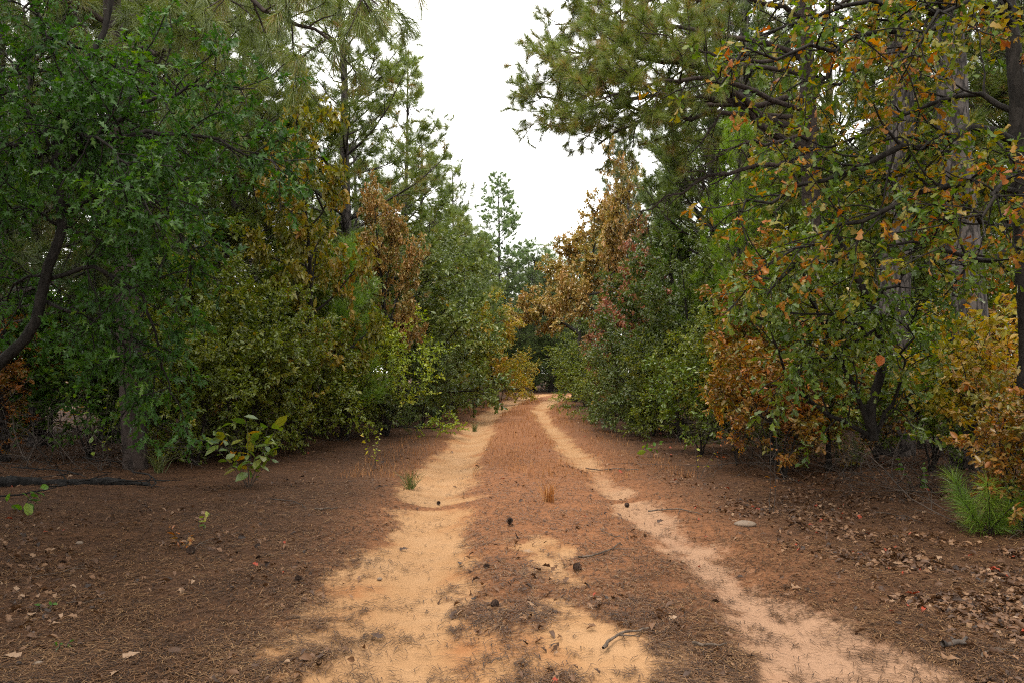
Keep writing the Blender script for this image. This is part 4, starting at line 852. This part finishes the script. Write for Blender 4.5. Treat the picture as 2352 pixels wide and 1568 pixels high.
def blades(G, r, base, n, h, w, spread, tm=.5):
    a = r.random(n) * 6.28; d = nrm(np.stack([np.cos(a) * spread * r.random(n), np.sin(a) * spread * r.random(n), np.ones(n)], 1)); ln = h * (.5 + .7 * r.random(n))
    b = base + .03 * r.normal(size=(n, 3)) * [1, 1, 0]; m = b + d * ln[:, None] * .6; e = m + nrm(d + np.stack([np.cos(a), np.sin(a), -.5 + 0 * a], 1) * .5 * spread) * ln[:, None] * .45; s_ = nrm(np.cross(d, r.normal(size=(n, 3)))) * w
    V = np.stack([b - s_, b + s_, m + s_ * .8, m - s_ * .8, e], 1).reshape(-1, 3); i = np.arange(n) * 5
    G.add(V, Q=np.stack([i, i + 1, i + 2, i + 3], 1), T=np.stack([i + 3, i + 2, i + 4], 1), t=np.repeat(np.clip(tm + .25 * r.normal(size=n), 0, 1), 5))
for px, py, h, lab in [(1098, 930, .75, 'yucca clump on the left verge, nearest to the shrubs'), (1135, 928, .75, 'yucca clump on the left verge, nearest to the track'), (1500, 985, .8, 'yucca with spiky pale blades on the right verge'), (1000, 962, .5, 'small yucca at the shrub edge left of the road')]:
    r = np.random.default_rng(px); G = Geo(); blades(G, r, np.zeros(3), 46, h, .018, 1.1); root = empty('yucca', gpt(px, py)); tag(root, lab, 'yucca'); part('blades', G.mesh('blades', M['yucca']), root)
for px, py, h, mt, lab in [(942, 1122, .28, 'grass', 'green grass tuft at the left edge of the left track'), (1260, 1152, .28, 'drygrass', 'orange dry grass tuft between the two tracks'), (365, 1085, .4, 'grass', 'olive grass tuft at the end of the charred log'), (1090, 990, .3, 'grass', 'green brown grass tuft by the left track near the bend')]:
    r = np.random.default_rng(px); G = Geo(); blades(G, r, np.zeros(3), 60, h, .004, .9); o = part('grass_tuft', G.mesh('grass_tuft', M[mt])); o.location = gpt(px, py); tag(o, lab, 'grass')
def dry_grass():
    r = np.random.default_rng(41); G = Geo(); n = 14000; y = 11 + 34 * r.random(n) ** 1.5; u = r.random(n); x = cl(y) - 1.6 + (cr(y) - cl(y) + 3.0) * u
    keep = (sandf(x, y) < .62) & (fbm(x * 1.5, y * .8, 71) > .42); x, y = x[keep], y[keep]; n = len(x)
    inside = (x > cl(y)) & (x < cr(y)); a = r.random(n) * 6.28; h = (.06 + .10 * r.random(n)) * np.where(inside, 1.15, .8)
    b = np.stack([x, y, gz(x, y)], 1); d = np.stack([.5 * np.cos(a), .5 * np.sin(a), 1 + 0 * a], 1); s_ = np.stack([np.sin(a), -np.cos(a), 0 * a], 1) * (.0012 * y / 6)[:, None]
    G.add(np.stack([b - s_, b + s_, b + d * h[:, None]], 1), T=np.arange(n * 3).reshape(-1, 3), t=np.repeat(np.clip(.4 + .28 * r.normal(size=n), 0, 1), 3))
    tag(part('dry_grass', G.mesh('dry_grass', M['drygrass'])), 'short orange dry grass growing on the strip between the tracks', 'grass', kind='stuff')
dry_grass()

# ------------------------------------------------------------------ things lying on the ground
def stick(label, p0, p1, rad, seed, mat='stick', forks=1, bow=.12, cat='stick', lift=0):
    r = np.random.default_rng(seed); A, B = gpt(*p0), gpt(*p1); base = (A + B) / 2; n = 14; f = np.linspace(0, 1, n + 1)[:, None]; side = nrm(np.cross(B - A, UP)); ln = np.linalg.norm(B - A)
    P = A + (B - A) * f + side * np.sin(f * 3.14) * bow * ln * (1 if seed % 2 else -1) + np.cumsum(r.normal(size=(n + 1, 3)), 0) * ln * .010
    P[:, 2] = gz(P[:, 0], P[:, 1]) + rad * 1.1 + .006 + lift + .01 * np.abs(np.sin(f[:, 0] * 7 + seed)); R = rad * np.linspace(1, .45, n + 1) * (1 + .12 * r.normal(size=n + 1))
    G = Geo(); tubes(G, P[None], R[None], 8); o = part('stick', G.mesh('stick', M[mat], base)); o.location = base; tag(o, label, cat)
    for k in range(forks):
        t = .35 + .4 * r.random(); q, d = at(P[None], np.array([0]), np.array([t])); a = (1 if k % 2 else -1) * .7; dd = np.array([[d[0][0] * math.cos(a) - d[0][1] * math.sin(a), d[0][0] * math.sin(a) + d[0][1] * math.cos(a), .10]])
        Q = grow(r, q, dd, np.array([ln * .3]), 6, .12); Q[0, 1:, 2] = gz(Q[0, 1:, 0], Q[0, 1:, 1]) + rad + .01; g = Geo(); tubes(g, Q, (rad * .6 * np.linspace(1, .4, 7))[None], 6); part('fork', g.mesh('fork', M[mat], base), o)
for a in [('long pale grey forked stick across the right track', (1345, 1077), (1478, 1081), 0.0104, 701), ('thin forked stick at the right edge of the right track', (1490, 1178), (1622, 1188), 0.0088, 702), ('crooked brown stick between the tracks near the pine cone', (1327, 1284), (1430, 1248), 0.0080, 703),
          ('thick curved stick lying nearest the camera between the tracks', (1385, 1495), (1482, 1447), 0.0104, 704), ('short pale cut stick left of the left track', (722, 1173), (780, 1170), 0.0112, 705, 'stick', 0, .02), ('dark twig in the needles left of the short pale stick', (620, 1148), (702, 1173), 0.0064, 706, 'twig'),
          ('pale thin twig near the left edge of the foreground', (70, 1330), (190, 1296), 0.0040, 707), ('pale curved twig beside the reddish seedling', (440, 1275), (545, 1225), 0.0048, 708), ('grey broken branch piece in the lower right', (2165, 1490), (2225, 1474), 0.0160, 709, 'twig', 2), ('thin grey stick below the broken branch piece', (2255, 1515), (2330, 1498), 0.0056, 710),
          ('short pale bark strip right of the thick curved stick', (1590, 1484), (1668, 1486), 0.0080, 711, 'stick', 0), ('thin fallen branch at the far right track', (1720, 1055), (1850, 1040), 0.0096, 712), ('pale dead branch in the dark brush at right', (1960, 1040), (2150, 1010), 0.0112, 713, 'stick', 2, .1, 'stick', .06), ('dark twig lying left of the pine seedling', (2010, 1180), (2120, 1205), 0.0064, 714, 'twig'),
          ('small forked twig beside the pale dry grass', (1380, 1218), (1440, 1240), 0.0048, 715), ('thin twig at the left verge below the sapling', (860, 1125), (930, 1115), 0.0048, 716, 'twig'), ('long thin twig in the needles at lower left', (150, 1390), (260, 1372), 0.0040, 717), ('small twig on the sand at the bottom of the left track', (1120, 1530), (1165, 1515), 0.0032, 718)]:
    stick(*a)
for q, (x0, y0, x1, y1) in enumerate([(20, 1080, 190, 1105), (110, 1130, 260, 1098), (250, 1122, 390, 1118), (-10, 1150, 130, 1128), (300, 1092, 350, 1128), (190, 1060, 330, 1075)]):
    stick(['dark broken branch leaning over the charred log at its left', 'dark twig crossing in front of the charred log', 'dark broken twig at the thin end of the charred log', 'dark twig at the left edge before the charred log', 'short dark twig standing by the thin end of the charred log', 'dark fallen branch behind the charred log'][q], (x0, y0), (x1, y1), .012, 730 + q, 'char', 2, .1, 'stick', .02 + .02 * (q % 3))
def log():
    r = np.random.default_rng(801); A, B = gpt(-40, 1118), gpt(372, 1108); n = 26; f = np.linspace(0, 1, n + 1)[:, None]; P = A + (B - A) * f; P[:, 1] += .10 * np.sin(f[:, 0] * 5) + .04 * r.normal(size=n + 1); R = np.linspace(.085, .03, n + 1) * (1 + .25 * r.normal(size=n + 1)).clip(.6, 1.5); P[:, 2] = gz(P[:, 0], P[:, 1]) - R * .15 + .03 * np.sin(f[:, 0] * 11)
    base = P.mean(0); root = empty('charred_log', base); tag(root, 'charred black log lying along the edge of the woods at left', 'log'); G = Geo(); bark_trunk(G, r, P, R, 20, .04, .02, 5); part('trunk', G.mesh('trunk', M['char'], base), root)
    for t, a, L in ((.12, 2.2, .5), (.47, .5, .7), (.52, -2.4, .35), (.83, .3, .9)):
        q, _ = at(P[None], np.array([0]), np.array([t])); Q = grow(r, q, np.array([[math.cos(a), math.sin(a), .35]]), np.array([L]), 7, .22, (0, 0, -.06)); g = Geo(); tubes(g, Q, (.018 * np.linspace(1, .25, 8))[None], 6); part('branch_stub', g.mesh('branch_stub', M['char'], base), root)
log()
def cone_mesh():
    r = np.random.default_rng(811); G = Geo(); n = 90; i = np.arange(n); z = (i + .5) / n; a = i * 2.39996; rad = .030 * np.sin(np.pi * (z * .82 + .12)) + .004
    c = np.stack([np.cos(a) * rad * .4, np.sin(a) * rad * .4, z * .085], 1); o_ = np.stack([np.cos(a), np.sin(a), .45 + .5 * z], 1); t_ = np.stack([-np.sin(a), np.cos(a), 0 * a], 1); w_ = (.009 * np.sin(np.pi * (z * .8 + .15)))[:, None]
    e = c + nrm(o_) * rad[:, None] * .9; V = np.stack([c - t_ * w_ * .5, c + t_ * w_ * .5, e + t_ * w_, e + nrm(o_) * .004 + [0, 0, -.003], e - t_ * w_], 1).reshape(-1, 3); j = i * 5
    G.add(V, Q=np.stack([j, j + 1, j + 2, j + 4], 1), T=np.stack([j + 4, j + 2, j + 3], 1)); tubes(G, np.array([[[0, 0, 0], [0, 0, .04], [0, 0, .085]]]), np.array([[.012, .014, .003]]), 8); return G.mesh('scales', M['cone'])
CONE = cone_mesh()
for px, py, lab, s_ in [(1170, 1207, 'upright dark pine cone on the sand between the tracks', 1.15), (1333, 1312, 'dark pine cone left of the crooked brown stick', 1.15), (693, 1333, 'pine cone in the needles left of the left track', .9), (1010, 1156, 'small pine cone on the left edge of the left track', .8),
        (1440, 1163, 'pine cone where needles cross the right track', 1), (1130, 1395, 'pine cone half buried in needles right of the left track', .9), (440, 1268, 'pine cone beside the reddish seedling', 1.2), (1110, 1303, 'pine cone on the sand in the middle of the left track', .8)]:
    p = gpt(px, py); root = empty('pine_cone', (p[0], p[1], p[2] + .014), 0, s_ * .72); root.rotation_euler = (1.1 + .5 * rng.random(), 0, 6.28 * rng.random()) if 'upright' not in lab else (.2, .1, 0); part('scales', CONE, root); tag(root, lab, 'pine cone', 'pine cones')
def stone(label, px, py, sx, sy, sz, seed):
    r = np.random.default_rng(seed); n, k = 9, 16; th = np.linspace(0, math.pi, n)[:, None]; ph = np.arange(k)[None] / k * 2 * math.pi; rr = 1 + .22 * (vnoise(3 + 2 * np.cos(ph) * np.sin(th) + seed, 3 + 2 * np.sin(ph) * np.sin(th) + th, seed) - .5)
    V = np.stack([rr * np.sin(th) * np.cos(ph) * sx, rr * np.sin(th) * np.sin(ph) * sy, rr * np.cos(th) * sz + 0 * ph], -1); idx = np.arange(n * k).reshape(n, k)
    o = part('stone', mk_mesh('stone', V.reshape(-1, 3), quads=np.stack([idx[:-1], idx[1:], np.roll(idx[1:], -1, 1), np.roll(idx[:-1], -1, 1)], -1).reshape(-1, 4), mat=M['stone'])); p = gpt(px, py); o.location = (p[0], p[1], p[2] + sz * .4); tag(o, label, 'stone')
stone('flat pale stone right of the right track', 1712, 1206, .11, .07, .035, 5)
stone('small pale stone in the needles at the left', 182, 1248, .03, .022, .018, 6)
stone('small pale stone near the lower left corner', 88, 1527, .03, .02, .015, 7)
stone('small grey stone on the sandy left verge', 872, 1330, .02, .016, .012, 8)
# the leaves on the ground that show largest
def fallen():
    lv = big_fallen; names = {0: 'dark brown', 1: 'dark brown', 2: 'brown', 3: 'brown', 4: 'reddish brown', 5: 'tan', 6: 'tan', 7: 'pale tan'}
    for i in range(len(lv.pos)):
        x, y = lv.pos[i][:2]; s = float(sandf(x, y)); tt = lv.t[i]; c = 'scarlet' if tt > .97 else names[int(tt * 7.999)]
        far_ = 'near the camera ' if y < 5.2 else ('' if y < 8 else 'farther up '); z = 'on the litter left of the left track' if x < cl(y) - .5 else ('on the left track' if x < cl(y) + .4 else ('between the two tracks' if x < cr(y) - .4 else ('on the right track' if x < cr(y) + .4 else 'on the bank right of the right track')))
        k = ['notched', 'oval', 'lobed'][i % 3]
        o = leaf_obj(lv, i, ANY_LEAF[[0, 1, 2][i % 3]], M['litter'], (0, 0, 0), None, 'fallen_leaf'); tag(o, f'{c} {k} leaf lying {far_}{z}', 'leaf', 'fallen leaves on the ground')
fallen()
# one large orange leaf on the young oak, and a few scarlet ones on the ground
def single(label, P, d, n, size, t, tpl, mat, group=None):
    lv = Leaves(np.array([P]), np.array([d], float), np.array([n], float), np.array([size]), np.array([t])); tag(leaf_obj(lv, 0, tpl, M[mat], (0, 0, 0), None, 'single_leaf'), label, 'leaf', group)
single('large bright orange leaf hanging among the dark stems at right', W(2022, 815, 8.2), (-.2, -.3, -1), (0, -1, .25), .12, .78, ROUND, 'flame_shrub')
for q, (px, py, lab) in enumerate([(8, 1512, 'scarlet leaf cut by the left edge near the bottom corner'), (70, 1420, 'orange red curled leaf at lower left'), (322, 1505, 'scarlet leaf in the needles near the bottom left'), (385, 1500, 'dark red leaf right of the bottom left scarlet leaf'), (255, 1560, 'orange red leaf at the bottom edge left'), (2345, 1425, 'crimson leaf at the right edge'), (850, 1462, 'dark red leaf on the sand of the left track'), (1055, 1300, 'dark curled leaf on the sand of the left track'), (940, 1263, 'small dark red leaf on the sand of the left track')]):
    p = gpt(px, py); p[2] += .02; single(lab, p, (math.cos(q * 2), math.sin(q * 2), .1), (.2 * math.sin(q), -.3, 1), .085, [.99, .99, .97, .3, .99, .99, .2, .1, .25][q], OVATE if q % 2 else OBOV, 'litter')
